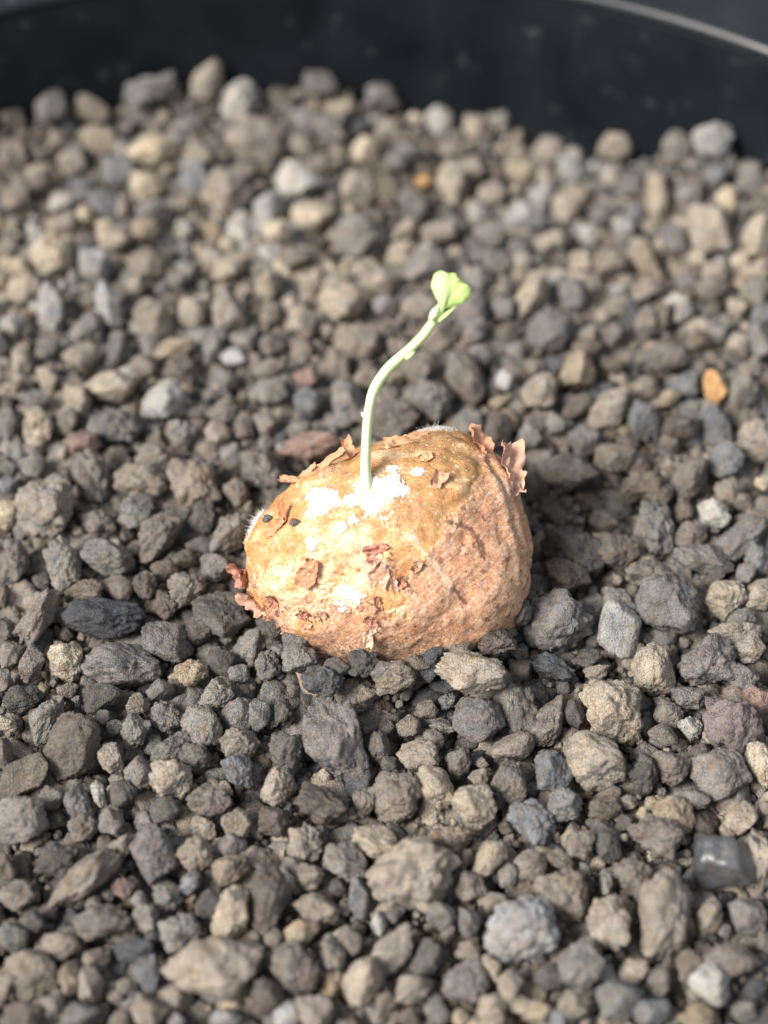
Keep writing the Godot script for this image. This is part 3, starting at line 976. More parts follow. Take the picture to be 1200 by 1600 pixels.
# x, y, z of each stone's middle and its three half sizes in mm, its roll, colour (paler kinds at the back paint its stronger light), shape and label
const PEBBLES := """
-32.7 -0.4 15.6 1.01 1.24 1.10 0 t l
-30.5 -0.2 16.6 1.77 1.12 1.19 -75 t r tall small stone by pale tan pebbles at half past eight, one and quarter widths out
-27.7 -0.5 16.2 1.83 1.65 1.70 -80 p a mid-sized stone by grey pebbles at half past eight, one and quarter widths out
-22.9 -0.3 16.7 3.68 2.12 2.69 10 g a big grey angular pebble at eight round the corm, one width out
-18.9 0.0 14.2 2.61 1.72 1.89 30 m a mid-sized mauve-grey angular pebble at eight round the corm, three quarter widths out
-17.0 -0.6 17.3 1.82 1.18 1.25 -15 y l small ochre knobbly pebble at eight round the corm, three quarter widths out
-14.1 -0.6 16.1 1.33 1.24 1.14 0 d l
-12.6 -0.6 17.3 1.00 0.88 0.86 0 g r
-14.4 -0.0 19.8 1.68 1.51 1.53 0 g l mid-sized grey knobbly pebble at half past seven round the corm, three quarter widths out
-19.3 -0.4 19.1 1.23 0.99 1.10 0 g l
-31.1 -0.6 20.1 1.63 1.45 1.28 0 d l small charcoal knobbly pebble at eight round the corm, one and half widths out
-28.7 -0.2 22.1 2.42 1.44 1.51 -60 g a mid-sized grey angular pebble at eight round the corm, one and quarter widths out
-26.0 -0.3 24.9 3.08 2.39 2.45 -75 n a large dark brown angular pebble behind the flat brown slab
-24.1 -0.4 20.0 1.86 1.39 1.58 0 d a mid-sized charcoal angular pebble at eight round the corm, one and quarter widths out
-21.0 -0.5 20.4 1.10 0.99 0.94 0 t l
-21.0 -0.4 23.1 1.38 1.55 1.24 0 g l small grey knobbly pebble at eight round the corm, one width out
-18.5 -0.7 21.7 1.56 1.45 1.26 0 g l small grey knobbly pebble at half past seven round the corm, one width out
-15.4 -0.1 22.9 2.07 1.72 1.58 60 g a mid-sized grey angular pebble at half past seven round the corm, one width out
-12.2 -0.4 21.5 1.91 1.50 1.36 -20 g a mid-sized grey angular pebble at half past seven round the corm, three quarter widths out
-22.8 -0.2 26.1 1.53 1.02 1.04 70 p a tall small stone by charcoal pebbles at half past seven, one and quarter widths out
-20.4 -0.6 27.1 1.36 1.41 1.35 0 m r small stone by pale tan pebbles at half past seven, one and quarter widths out
-17.7 -0.3 27.9 1.86 1.74 1.74 0 p l knobbly pebble among charcoal and charcoal ones at half past seven, one and quarter widths out
-17.8 -0.3 24.9 1.71 1.25 1.39 0 g l wide small grey knobbly pebble at half past seven round the corm, one width out
-15.9 -0.7 25.7 1.48 1.37 1.29 0 d l small charcoal knobbly pebble at half past seven round the corm, one width out
-12.1 -0.4 24.5 1.77 1.43 1.55 0 t l mid-sized grey-brown knobbly pebble at seven round the corm, one width out
-12.0 -0.5 27.1 1.69 1.24 1.33 60 b a small bluish grey angular pebble at seven round the corm, one width out
-30.1 -0.5 27.6 2.65 1.58 0.95 -35 n s flat brown slab-shaped pebble tilted on its edge
-27.5 -0.7 29.5 1.01 1.12 0.88 0 g r
-25.1 -0.2 29.9 1.34 1.56 1.27 0 g l small grey knobbly pebble at half past seven round the corm, one and half widths out
-23.6 -0.3 29.3 1.23 0.62 0.80 80 w a
-21.7 -0.4 29.2 1.06 1.18 1.04 0 d l
-22.4 -0.4 31.6 1.22 1.16 0.99 0 m r
-29.5 -0.2 31.8 2.16 2.05 1.78 0 m r mid-sized mauve-grey rounded pebble at eight round the corm, one and threequarter widths out
-18.0 -0.6 30.5 1.34 1.06 0.98 -20 d r
-14.3 -0.0 30.1 1.89 1.28 1.31 -10 t l wide mid-sized grey-brown knobbly pebble at seven round the corm, one width out
-12.0 -0.3 31.9 1.38 1.22 1.12 30 t a small grey-brown angular pebble at seven round the corm, one and quarter widths out
-31.7 -0.3 25.6 1.70 0.68 1.00 85 n a
-24.6 -0.7 32.1 1.44 1.27 1.31 0 t l small stone by whitish grey pebbles at half past seven, one and half widths out
-32.1 -0.3 22.5 0.98 0.75 0.84 0 p l
-32.9 -0.5 18.0 0.88 1.06 0.80 0 t l
-23.9 -0.8 21.7 0.81 0.81 0.80 0 d r
-22.7 -0.6 22.8 0.86 0.81 0.70 0 g r
-7.2 2.7 18.0 1.56 1.38 1.36 0 g a small grey angular pebble at half past seven round the corm, half a width out
-10.0 -0.4 16.6 1.18 1.47 1.15 0 g l small grey knobbly pebble at half past seven round the corm, half a width out
-5.2 2.4 20.0 1.89 1.43 1.40 0 k l mid-sized blue-black knobbly pebble at seven round the corm, half a width out
-2.0 -0.6 19.6 2.21 1.63 1.85 0 t l wide knobbly pebble among charcoal and grey ones at half past six, half a width out
-1.5 2.4 18.2 1.67 1.33 1.36 0 d l small charcoal knobbly pebble at half past six round the corm, half a width out
0.9 2.4 19.7 1.89 1.55 1.63 0 t l mid-sized grey-brown knobbly pebble at six round the corm, half a width out
3.9 2.1 18.2 1.91 1.21 1.33 -40 k a small blue-black angular pebble at half past five round the corm, half a width out
4.9 0.1 19.0 1.16 0.76 0.77 20 k a
7.3 3.0 19.5 3.09 1.89 2.25 8 p l wide pale tan crumbly pebble tucked under the front of the corm
-4.3 0.1 24.6 3.81 2.62 2.86 80 m a large mauve-grey brick-shaped pebble with one bright face, standing in front of the corm
8.0 0.1 22.5 2.30 1.95 1.84 15 m r mid-sized mauve-grey rounded pebble at five round the corm, three quarter widths out
5.4 -0.5 20.3 0.81 0.93 0.81 0 b r
2.1 -0.6 22.6 1.09 1.04 0.96 0 t r
3.7 -0.4 21.0 0.98 0.87 0.91 0 t r
4.9 -0.8 22.5 1.10 0.81 0.93 10 g r
4.2 -0.9 23.7 1.03 0.92 0.93 20 t l
2.8 -0.1 25.7 1.82 1.36 1.30 -10 p l wide mid-sized stone by grey-brown pebbles at half past five, three quarter widths out
-0.5 -0.5 24.9 1.60 1.08 1.27 80 d r small charcoal rounded pebble at six round the corm, three quarter widths out
0.2 -1.0 22.6 0.81 0.81 0.75 0 d l
6.2 -0.3 26.4 1.41 1.13 1.14 80 t r small grey-brown rounded pebble at half past five round the corm, three quarter widths out
4.2 -0.1 28.7 2.02 1.57 1.50 35 p a mid-sized pale tan angular pebble at half past five round the corm, one width out
0.9 -0.3 29.6 2.40 2.12 1.97 0 t l big grey-brown knobbly pebble at six round the corm, one width out
-1.5 -0.7 29.9 1.17 1.29 1.07 0 t l small grey-brown knobbly pebble at six round the corm, one width out
7.4 0.1 30.8 2.05 1.83 1.77 80 p a mid-sized pale tan angular pebble at quarter past five round the corm, one width out
-8.6 -0.4 28.6 1.80 1.52 1.41 -75 p r mid-sized pale tan rounded pebble at seven round the corm, one width out
-5.1 0.1 30.5 2.28 1.72 1.76 10 n l mid-sized dark brown knobbly pebble at half past six round the corm, one width out
-8.0 0.0 25.3 1.93 1.65 1.61 50 d l mid-sized charcoal knobbly pebble at seven round the corm, three quarter widths out
10.6 -0.3 24.9 2.16 1.31 1.65 -10 t r mid-sized grey-brown rounded pebble at five round the corm, three quarter widths out
10.3 -0.1 28.4 2.07 1.51 1.62 80 t r mid-sized grey-brown rounded pebble at five round the corm, one width out
-8.6 -0.6 21.2 1.22 0.98 1.07 70 d l
-10.6 -0.5 21.6 1.45 1.10 1.24 80 g l
8.2 -1.0 26.0 0.63 0.57 0.53 0 t r
8.0 -0.5 27.7 1.01 0.96 0.98 0 t r
0.5 -0.8 26.1 0.80 0.68 0.71 0 d r
-8.9 -0.3 31.9 1.38 1.33 1.28 0 n l small dark brown knobbly pebble at half past six round the corm, one width out
10.8 -0.3 20.6 1.91 1.28 1.55 85 g a mid-sized grey angular pebble at half past four round the corm, three quarter widths out
15.0 0.1 12.1 3.59 3.11 2.94 20 g l large round grey pebble touching the shaded side of the corm
20.7 -0.3 13.0 2.87 2.15 1.29 75 w s pale grey wedge-shaped pebble pointing down, beside the large round grey pebble
23.4 -0.4 17.0 2.47 1.88 2.12 85 p r mid-sized pale tan rounded pebble at four round the corm, one width out
28.1 0.1 16.5 2.65 2.23 2.00 -20 m l big stone by pale tan pebbles at half past three, one and quarter widths out
31.6 -0.3 14.7 1.78 1.54 1.48 0 p r mid-sized stone by grey pebbles at half past three, one and quarter widths out
19.4 0.2 21.6 3.22 2.82 2.81 25 p l large pale tan pitted pebble below the pale grey wedge
17.5 -0.1 26.5 2.77 2.43 2.58 20 p a big pale tan angular pebble at half past four round the corm, one width out
14.0 -0.3 22.2 2.59 1.27 1.68 -65 t a tall angular pebble among charcoal and charcoal ones at half past four, three quarter widths out
11.7 -0.2 21.3 2.14 1.44 1.47 80 d l mid-sized charcoal knobbly pebble at half past four round the corm, three quarter widths out
14.9 -0.7 16.8 2.24 1.24 1.47 20 k l mid-sized blue-black knobbly pebble at four round the corm, three quarter widths out
17.6 -0.4 15.9 1.36 0.89 1.06 -10 d a
18.5 -0.4 17.3 1.18 0.71 0.75 -20 t l
16.2 -0.2 21.7 1.38 0.92 1.09 80 d r
14.1 -0.0 27.4 2.08 1.58 1.64 70 b a mid-sized bluish grey angular pebble at five round the corm, one width out
14.8 -0.1 30.4 1.56 1.39 1.19 0 b r small bluish grey rounded pebble at five round the corm, one and quarter widths out
12.0 -0.5 31.8 2.11 1.83 1.58 10 b l mid-sized bluish grey knobbly pebble at five round the corm, one and quarter widths out
29.4 -0.2 22.7 2.70 2.41 2.17 20 v l pinkish mauve knobbly pebble with a rough split top
32.1 -0.7 20.0 1.46 1.28 1.25 80 r r
24.3 -0.8 21.4 1.33 1.33 1.22 0 t r small grey-brown rounded pebble at four round the corm, one and quarter widths out
26.2 -0.7 19.8 1.75 1.11 1.30 15 g a small grey angular pebble at four round the corm, one and quarter widths out
26.1 -0.8 22.8 1.27 1.09 1.02 70 w l
23.6 -0.2 23.7 1.37 0.97 1.05 15 t r
24.1 -0.1 26.8 1.75 1.64 1.58 75 t l mid-sized grey-brown knobbly pebble at four round the corm, one and quarter widths out
27.8 0.0 27.4 2.64 2.31 2.07 35 m a big mauve-grey angular pebble at four round the corm, one and half widths out
31.5 -0.3 26.5 2.04 1.30 1.32 75 c r cream oval pebble just below the pinkish mauve knobbly pebble
21.6 -0.2 27.5 1.80 1.29 1.52 80 d l tall mid-sized stone by ochre pebbles at half past four, one and quarter widths out
25.3 -0.3 29.7 1.56 0.84 0.93 15 g r
23.6 -0.4 31.0 2.11 1.61 1.59 25 y r rounded stone by grey and ochre pebbles at half past four, one and half widths out
22.1 -0.4 32.9 2.54 1.71 1.93 10 t l knobbly stone by ochre and cream pebbles at half past four, one and half widths out
29.1 -0.2 31.5 1.44 1.33 1.19 0 p r small pale tan rounded pebble at four round the corm, one and half widths out
30.9 -0.2 17.9 1.58 1.17 1.31 10 g a small grey angular pebble at half past three round the corm, one and half widths out
20.1 -0.9 29.7 0.90 0.67 0.74 0 t r
18.1 -0.2 30.6 1.39 1.00 0.99 0 n r
21.2 -0.6 31.0 0.61 0.67 0.59 0 y r
27.4 -0.6 23.7 0.57 0.57 0.47 0 p a
19.7 -0.5 31.8 0.78 0.72 0.69 0 d r
31.4 -0.4 30.5 0.67 0.61 0.61 0 t r
-26.4 -0.4 35.2 2.07 1.53 1.68 -15 d l wide stone by grey-brown pebbles at half past seven, one and threequarter widths out
-24.0 0.1 37.1 3.40 1.35 2.10 -40 t a slanting big stone by charcoal pebbles at half past seven, one and half widths out
-21.3 -0.8 33.8 1.27 0.83 0.82 -50 t r
-18.6 -0.0 34.8 2.46 1.91 1.83 75 m r big mauve-grey rounded pebble at seven round the corm, one and half widths out
-15.1 -0.3 34.8 1.64 1.53 1.57 -50 t l mid-sized grey-brown knobbly pebble at seven round the corm, one and quarter widths out
-12.3 -0.6 33.8 1.21 1.10 0.98 0 m r
-20.8 -0.6 37.6 1.03 0.97 0.93 0 r a small pale pink angular pebble beside grey crumbs
-22.0 -1.0 38.1 0.59 0.59 0.52 0 m r
-29.3 -0.7 38.2 1.62 1.19 1.29 -10 t a angular stone by charcoal and grey pebbles at half past seven, one and threequarter widths out
-22.1 -0.0 40.7 2.29 1.38 1.56 -10 t l mid-sized grey-brown knobbly pebble at seven round the corm, one and threequarter widths out
-25.2 -0.5 42.5 1.59 1.11 1.21 15 t r wide small stone by grey-brown pebbles at half past seven, one and threequarter widths out
-29.1 -0.6 41.8 1.43 1.27 1.15 60 g r small grey rounded pebble at half past seven round the corm, two widths out
-27.7 -0.7 40.4 1.07 0.91 0.88 0 d r
-27.0 -0.4 44.8 2.09 1.99 1.94 60 t r big grey-brown rounded pebble at half past seven round the corm, two widths out
-24.2 -0.4 45.3 1.36 0.84 0.92 80 y r
-22.6 -0.7 45.7 1.83 1.04 1.32 87 p a small pale tan angular pebble at seven round the corm, two widths out
-22.3 -0.8 43.4 1.27 0.79 0.83 0 t r
-19.5 -0.7 42.7 1.75 1.01 1.08 -5 k a small blue-black angular pebble at seven round the corm, one and threequarter widths out
-18.2 -0.1 45.2 1.62 0.99 1.08 87 b a small bluish grey angular pebble at seven round the corm, one and threequarter widths out
-16.0 -0.5 41.4 1.70 1.49 1.54 -20 g l mid-sized grey knobbly pebble at seven round the corm, one and half widths out
-17.1 -0.4 38.6 1.24 1.13 0.99 0 g l small grey knobbly pebble at seven round the corm, one and half widths out
-15.5 -0.6 37.2 1.14 0.87 0.97 -30 b l
-18.9 -0.5 40.1 1.34 1.18 1.18 80 g l small grey knobbly pebble beside a grey one at seven, one and half widths out
-19.5 -0.9 38.4 0.70 0.65 0.64 0 g r
-12.3 -0.2 36.3 1.52 1.30 1.36 0 y r small ochre rounded pebble at seven round the corm, one and quarter widths out
-12.0 -0.1 40.0 2.35 1.44 1.61 -80 p r upright tan pebble standing on the big flat-faced pale pebble
-13.1 0.0 44.6 4.13 2.61 2.97 -8 p a big pale tan pebble with a broad flat face, under an upright tan pebble
-13.9 -0.3 39.2 1.34 1.07 1.00 90 d r small charcoal rounded pebble at seven round the corm, one and half widths out
-25.4 -0.6 47.5 1.19 1.14 1.06 0 g r small grey rounded pebble at seven round the corm, two widths out
-27.2 -0.2 48.5 1.64 1.29 1.42 0 n r small dark brown rounded pebble at seven round the corm, over two widths out
-23.1 -0.7 48.2 1.55 1.19 1.13 -20 g r wide small grey rounded pebble at seven round the corm, two widths out
-17.8 -0.1 48.0 1.65 1.39 1.41 60 t a mid-sized grey-brown angular pebble at seven round the corm, two widths out
-20.0 -0.5 48.6 0.77 0.77 0.77 0 t r
-11.9 -0.2 48.6 1.13 0.77 0.90 0 w r
-28.9 -0.3 46.2 1.40 1.04 1.06 85 t r
-19.9 -0.5 45.8 0.73 0.68 0.59 0 t r
-23.0 -0.5 39.0 0.64 0.64 0.61 0 t r
-30.4 -0.4 35.7 1.20 0.98 0.96 80 n r
-15.8 -0.7 48.6 0.77 0.72 0.66 0 m r
-6.4 -0.7 33.7 1.60 1.49 1.49 85 p l mid-sized pale tan knobbly pebble at half past six round the corm, one width out
-0.6 -0.2 33.8 2.19 1.48 1.58 25 p r mid-sized pale tan rounded pebble at six round the corm, one width out
2.5 0.4 37.0 3.78 3.02 3.19 -28 p l huge yellowish tan crumbly clump, largest stone in front of the corm
5.3 -0.4 33.4 1.82 1.27 1.46 10 y l mid-sized ochre knobbly pebble at half past five round the corm, one width out
-3.1 0.0 35.5 2.12 1.58 1.60 35 g a mid-sized grey angular pebble at six round the corm, one and quarter widths out
-2.0 -0.7 38.5 1.83 0.92 0.55 80 b s small bluish grey flat-faced pebble at six round the corm, one and quarter widths out
-9.1 0.2 39.1 2.94 1.55 1.77 -80 n r tall big stone by mauve-grey pebbles at half past six, one and quarter widths out
-5.9 -0.3 36.8 1.25 1.14 1.15 0 t a
-7.3 -0.3 35.8 0.87 0.82 0.70 0 m r
-3.7 -0.9 37.4 0.76 0.76 0.76 0 d r
-5.3 -0.6 39.4 1.99 1.29 1.34 20 t l wide stone by charcoal pebbles at quarter past six, one and quarter widths out
-6.3 -0.4 41.4 1.43 1.22 1.18 -30 y a small ochre angular pebble at half past six round the corm, one and half widths out
-6.8 0.1 44.8 2.35 1.88 1.76 80 t r big stone by ochre pebbles at half past six, one and half widths out
-4.0 -0.1 43.3 1.53 1.05 1.07 70 g l small grey knobbly pebble at six round the corm, one and half widths out
-2.7 -0.3 42.2 1.27 1.01 0.92 60 t l
0.6 -0.2 42.9 2.53 1.32 1.47 -55 p r mid-sized pale tan rounded pebble at six round the corm, one and half widths out
-1.6 -0.3 45.7 2.34 1.61 1.68 -70 p r tall pale tan rounded pebble beside a grey one at six, one and half widths out
4.5 -0.3 40.1 1.23 1.23 1.09 0 g r small grey rounded pebble at half past five round the corm, one and quarter widths out
6.8 -0.8 40.4 1.39 1.02 1.19 70 g a small grey angular pebble at half past five round the corm, one and half widths out
8.6 -0.1 35.3 1.74 1.25 1.45 -75 p r tall stone by pale tan pebbles at quarter past five, one and quarter widths out
7.0 -0.6 37.3 1.35 1.25 1.14 0 t a small stone by pale tan pebbles at half past five, one and quarter widths out
8.7 -0.8 38.6 1.08 0.75 0.74 -30 t r
6.6 -1.0 34.9 0.93 0.49 0.61 -75 p r
6.3 -0.5 45.3 1.83 1.72 1.48 0 m l mid-sized stone by ochre pebbles at half past five, one and half widths out
8.4 -0.3 44.4 1.15 0.63 0.76 60 c r
6.6 -0.7 42.9 1.16 0.90 0.96 0 t r
3.2 -0.5 43.7 1.68 1.16 1.26 -50 d a mid-sized charcoal angular pebble at six round the corm, one and half widths out
2.2 -0.5 46.0 1.61 1.15 1.23 -20 p a small pale tan angular pebble at six round the corm, one and half widths out
8.2 -0.4 47.7 1.19 1.14 1.05 0 p a small stone by ochre pebbles at half past five, one and threequarter widths out
-7.3 -0.6 48.0 1.24 0.98 1.06 -20 w r
-5.1 -0.1 48.0 1.70 1.39 1.28 60 p a mid-sized stone by dark brown pebbles at half past six, one and threequarter widths out
0.2 -0.8 47.2 1.04 0.88 0.79 90 t r
1.9 -0.3 48.4 0.82 0.72 0.76 0 n r
-0.4 -0.8 40.5 1.02 0.69 0.83 85 w r
0.9 -0.8 39.8 0.91 0.75 0.75 0 g l
-8.5 -0.6 41.8 0.90 0.85 0.86 0 t r
4.9 -1.0 41.5 0.96 0.53 0.62 -70 t r
4.0 -0.4 47.9 1.14 1.03 0.88 90 g r
5.7 -0.8 48.2 0.77 0.72 0.67 0 y r
-8.9 -0.1 46.7 1.55 1.29 1.35 80 n r mid-sized stone by whitish grey pebbles at half past six, one and threequarter widths out
9.9 -0.3 36.6 1.08 0.81 0.89 90 g r
9.7 -0.3 46.1 1.40 1.04 1.17 90 p r tall small stone by pale tan pebbles at half past five, one and threequarter widths out
10.5 0.3 41.5 3.23 2.64 2.77 -45 w l large pale grey lumpy pebble beside the huge yellowish tan clump
14.1 -0.3 38.6 2.26 2.10 1.81 80 t l big grey-brown knobbly pebble at five round the corm, one and half widths out
11.7 -0.2 35.9 1.47 1.30 1.15 -20 t r small grey-brown rounded pebble at five round the corm, one and quarter widths out
15.8 -0.2 34.0 1.26 1.21 1.13 0 t l small grey-brown knobbly pebble at five round the corm, one and quarter widths out
14.2 -0.6 35.2 1.26 0.98 1.10 20 t r
17.7 -0.4 40.7 2.08 1.76 1.73 70 p l mid-sized pale tan knobbly pebble at five round the corm, one and half widths out
22.0 -0.1 40.2 4.05 2.29 3.03 -78 p a tall tan shard-shaped pebble below the glossy blue-black stone
26.9 0.1 35.9 2.66 2.39 2.42 30 k q glossy blue-black smooth stone with a shiny top facet
30.2 -0.4 35.4 2.62 1.42 1.85 85 p l tall stone by pale tan pebbles at quarter past four, one and threequarter widths out
19.9 -0.2 36.9 1.62 1.57 1.48 0 t l mid-sized grey-brown knobbly pebble at five round the corm, one and half widths out
25.6 -0.1 40.4 1.70 1.07 1.19 -80 t r tall small stone by grey-brown pebbles at half past four, one and threequarter widths out
28.7 -0.4 40.0 1.71 1.50 1.50 60 m a mid-sized mauve-grey angular pebble at half past four round the corm, two widths out
26.9 -0.0 43.8 2.36 1.31 1.53 5 t r mid-sized grey-brown rounded pebble at half past four round the corm, two widths out
25.1 -0.1 46.1 1.92 1.66 1.50 70 w r mid-sized whitish grey rounded pebble at five round the corm, two widths out
15.1 -0.1 44.4 2.15 1.88 1.92 -30 g a mid-sized grey angular pebble at five round the corm, one and threequarter widths out
18.0 -0.5 46.9 1.97 1.87 1.81 60 g r mid-sized grey rounded pebble at five round the corm, one and threequarter widths out
21.2 -0.8 45.4 1.31 0.94 1.10 85 m r
20.3 -0.4 48.0 1.55 1.24 1.22 0 b a small bluish grey angular pebble at five round the corm, two widths out
23.6 -0.3 48.4 1.44 1.13 1.15 0 y r
14.5 -0.2 47.7 1.50 1.39 1.18 0 t l mid-sized grey-brown knobbly pebble at five round the corm, one and threequarter widths out
12.7 -0.4 45.1 1.15 1.15 1.05 0 d r small charcoal rounded pebble at half past five round the corm, one and threequarter widths out
28.4 -0.3 46.3 0.99 0.83 0.73 90 k r
10.4 -0.6 47.3 0.83 0.78 0.74 0 p r
11.8 -0.5 47.9 1.19 0.93 0.86 0 y r
17.8 -0.6 37.0 1.08 0.54 0.65 87 g r
23.6 -0.6 44.4 1.57 1.15 1.32 80 n r small dark brown rounded pebble at five round the corm, two widths out
26.8 -0.9 41.1 0.64 0.59 0.55 0 m r
13.3 -0.4 48.4 0.88 0.77 0.77 80 b r
29.8 -0.6 42.1 0.90 0.64 0.73 80 g r
27.5 -0.6 47.8 1.03 0.88 0.88 0 g r
19.5 -0.6 33.1 0.39 0.33 0.33 0 c r
16.2 -0.6 35.8 0.49 0.44 0.41 0 b r
18.1 -0.4 34.1 1.37 1.10 1.08 90 d r small charcoal rounded pebble at five round the corm, one and quarter widths out
-31.2 0.3 0.2 3.25 3.07 2.77 70 p l large pale tan two-lobed pebble beside the corm, paler than its neighbours
-35.1 -0.5 -0.0 1.51 1.32 1.34 80 c r
-33.3 -0.5 -6.0 1.35 1.28 1.14 0 g r
-27.4 0.0 -4.2 2.86 1.78 1.98 70 t l mid-sized grey-brown knobbly pebble at half past nine round the corm, one width out
-22.7 0.0 -3.7 2.61 1.78 2.06 20 t l wide grey-brown knobbly pebble beside a grey one at half past nine, one width out
-23.0 -0.4 -0.3 1.82 1.63 1.63 -20 g l mid-sized grey knobbly pebble at half past nine round the corm, one width out
-26.5 -0.7 1.0 1.94 1.57 1.53 20 t l mid-sized grey-brown knobbly pebble at nine round the corm, one width out
-28.9 0.0 5.9 2.70 1.66 1.94 75 g l mid-sized grey knobbly pebble at nine round the corm, one and quarter widths out
-25.0 -0.2 5.0 2.59 1.66 1.93 15 g a mid-sized grey angular pebble at nine round the corm, one width out
-20.8 -0.1 2.5 2.67 1.74 1.98 -45 t l mid-sized grey-brown knobbly pebble at nine round the corm, three quarter widths out
-17.7 -0.2 -3.6 2.73 2.23 2.06 70 t l big grey-brown knobbly pebble at half past nine round the corm, three quarter widths out
-16.8 -0.6 0.4 1.57 1.38 1.26 75 d r small charcoal rounded pebble at half past nine round the corm, three quarter widths out
-16.6 -0.6 3.4 1.61 0.87 0.52 5 d s
-14.0 -0.4 2.3 2.37 1.56 1.71 -70 g l mid-sized grey knobbly pebble at nine round the corm, half a width out
-15.2 -0.5 6.1 1.54 1.47 1.38 0 g a small grey angular pebble at nine round the corm, half a width out
-18.1 -0.3 5.1 1.11 0.92 0.99 0 n r
-19.8 -0.6 6.2 1.35 1.17 1.07 0 n l
-17.6 -0.0 8.6 2.06 1.70 1.68 -30 t l mid-sized stone by dark brown pebbles at half past eight, three quarter widths out
-21.4 -0.3 8.3 1.40 1.34 1.11 60 n l small dark brown knobbly pebble at half past eight round the corm, one width out
-26.9 -0.2 8.9 2.00 1.09 1.28 -15 n l wide small dark brown knobbly pebble at half past eight round the corm, one width out
-23.9 -0.5 8.2 1.52 1.16 1.11 20 n l
-24.9 -0.0 11.8 4.02 1.98 2.72 4 k a long blue-black angular stone with a pale crust, largest dark one beside the corm
-14.4 0.1 11.4 2.76 2.10 2.15 15 d a charcoal angular pebble under the flaking side of the corm
-30.7 -0.1 11.7 2.94 1.38 1.80 -60 t l slanting stone by charcoal pebbles at quarter to nine, one and quarter widths out
-33.7 -0.4 5.6 1.97 1.60 1.61 80 t l small grey-brown knobbly pebble at nine round the corm, one and quarter widths out
-30.9 -0.8 7.2 0.92 0.86 0.77 0 d r
-19.5 -0.3 10.4 1.45 1.27 1.29 0 n l small dark brown knobbly pebble at half past eight round the corm, three quarter widths out
-16.5 -0.7 12.7 1.74 1.32 1.43 10 n r small dark brown rounded pebble at eight round the corm, three quarter widths out
-33.3 -0.4 12.9 0.90 0.66 0.68 85 d r
-33.5 -1.0 1.5 0.81 0.81 0.76 0 g r
-14.0 -0.7 -6.5 1.42 1.29 1.25 0 d r
-13.9 -0.6 -2.7 1.46 1.27 1.26 80 t r
-21.7 -0.5 -6.4 1.93 1.61 1.58 0 t l mid-sized grey-brown knobbly pebble at quarter to ten round the corm, one width out
-11.8 -0.2 -5.2 2.43 1.92 2.00 70 t l mid-sized grey-brown knobbly pebble at ten round the corm, half a width out
-29.0 -0.7 -9.1 1.69 1.11 1.36 -10 r l
-35.4 -0.8 -3.9 0.89 0.89 0.77 0 b r
-35.8 -0.8 -5.8 0.96 0.84 0.73 0 g r
-30.0 -0.7 -4.7 0.96 0.96 0.92 0 n r
-34.1 -0.5 9.1 1.21 0.61 0.72 85 n r
17.3 -0.4 -5.1 2.88 1.92 2.03 5 t r mid-sized grey-brown rounded pebble at two round the corm, three quarter widths out
22.0 -0.2 -6.7 2.12 1.48 1.59 0 t r mid-sized grey-brown rounded pebble at half past two round the corm, one width out
32.3 -0.0 -6.2 1.92 1.86 1.76 0 b r mid-sized stone by pale tan pebbles at half past two, one and quarter widths out
28.6 -0.2 -3.9 2.67 1.66 2.01 -75 t r tall stone by dark brown pebbles at half past two, one and quarter widths out
24.0 -0.2 -3.4 2.35 1.46 1.61 -20 n l mid-sized dark brown knobbly pebble at half past two round the corm, one width out
16.2 -2.8 -1.8 1.73 1.28 1.32 10 n r small dark brown rounded pebble at half past two round the corm, three quarter widths out
17.2 -0.1 4.5 3.14 2.22 2.19 15 d l big charcoal knobbly pebble at three round the corm, three quarter widths out
20.9 -0.3 4.2 2.53 1.85 2.01 30 n a mid-sized dark brown angular pebble at three round the corm, three quarter widths out
24.8 -0.4 1.7 2.93 1.93 1.97 75 g l mid-sized grey knobbly pebble at three round the corm, one width out
28.1 -0.7 2.3 1.56 1.50 1.31 0 t r small grey-brown rounded pebble at three round the corm, one width out
30.5 -0.1 0.1 1.69 1.38 1.23 20 w a small whitish grey angular pebble at three round the corm, one and quarter widths out
29.1 -0.5 5.0 2.96 1.48 1.74 20 g a mid-sized grey angular pebble at three round the corm, one and quarter widths out
33.0 -0.2 2.8 2.67 1.74 1.73 -50 g a slanting mid-sized grey angular pebble at three round the corm, one and quarter widths out
34.1 -0.4 5.0 1.73 1.36 1.27 85 b r
24.0 -0.4 7.0 2.26 1.65 1.85 -10 t l mid-sized grey-brown knobbly pebble at three round the corm, one width out
25.2 -0.1 10.2 3.14 2.96 2.81 60 g a big grey angular pebble at half past three round the corm, one width out
30.5 -0.4 9.7 1.88 1.88 1.66 0 p a angular pebble among grey and charcoal ones at half past three, one and quarter widths out
21.1 -0.2 10.2 1.75 1.33 1.27 10 g a small grey angular pebble at half past three round the corm, one width out
16.4 0.1 7.7 2.31 1.83 2.01 10 n a dark brown angular pebble beside a charcoal one at quarter past three, three quarter widths out
32.1 -0.4 -2.6 1.39 1.20 1.05 80 t r
32.7 -0.5 6.6 0.98 0.98 0.90 0 g r
30.9 -0.1 13.4 2.38 1.31 1.49 5 p l wide stone by grey pebbles at half past three, one and quarter widths out
33.7 -0.1 9.3 1.51 1.45 1.45 0 p r
35.8 -0.9 -4.1 0.96 0.83 0.77 0 c r
20.4 -0.8 0.5 1.51 1.19 1.30 0 n r
25.6 -0.2 -2.0 1.45 1.26 1.35 0 n l
31.7 -0.4 11.7 1.32 1.02 1.08 0 g r
14.3 -2.5 -4.6 1.94 1.48 1.55 70 n r small dark brown rounded pebble at half past two round the corm, half a width out
27.7 -0.2 -0.4 1.38 1.07 1.12 80 n r
21.2 -2.7 5.7 1.87 1.24 1.37 0 n r small dark brown rounded pebble at three round the corm, three quarter widths out
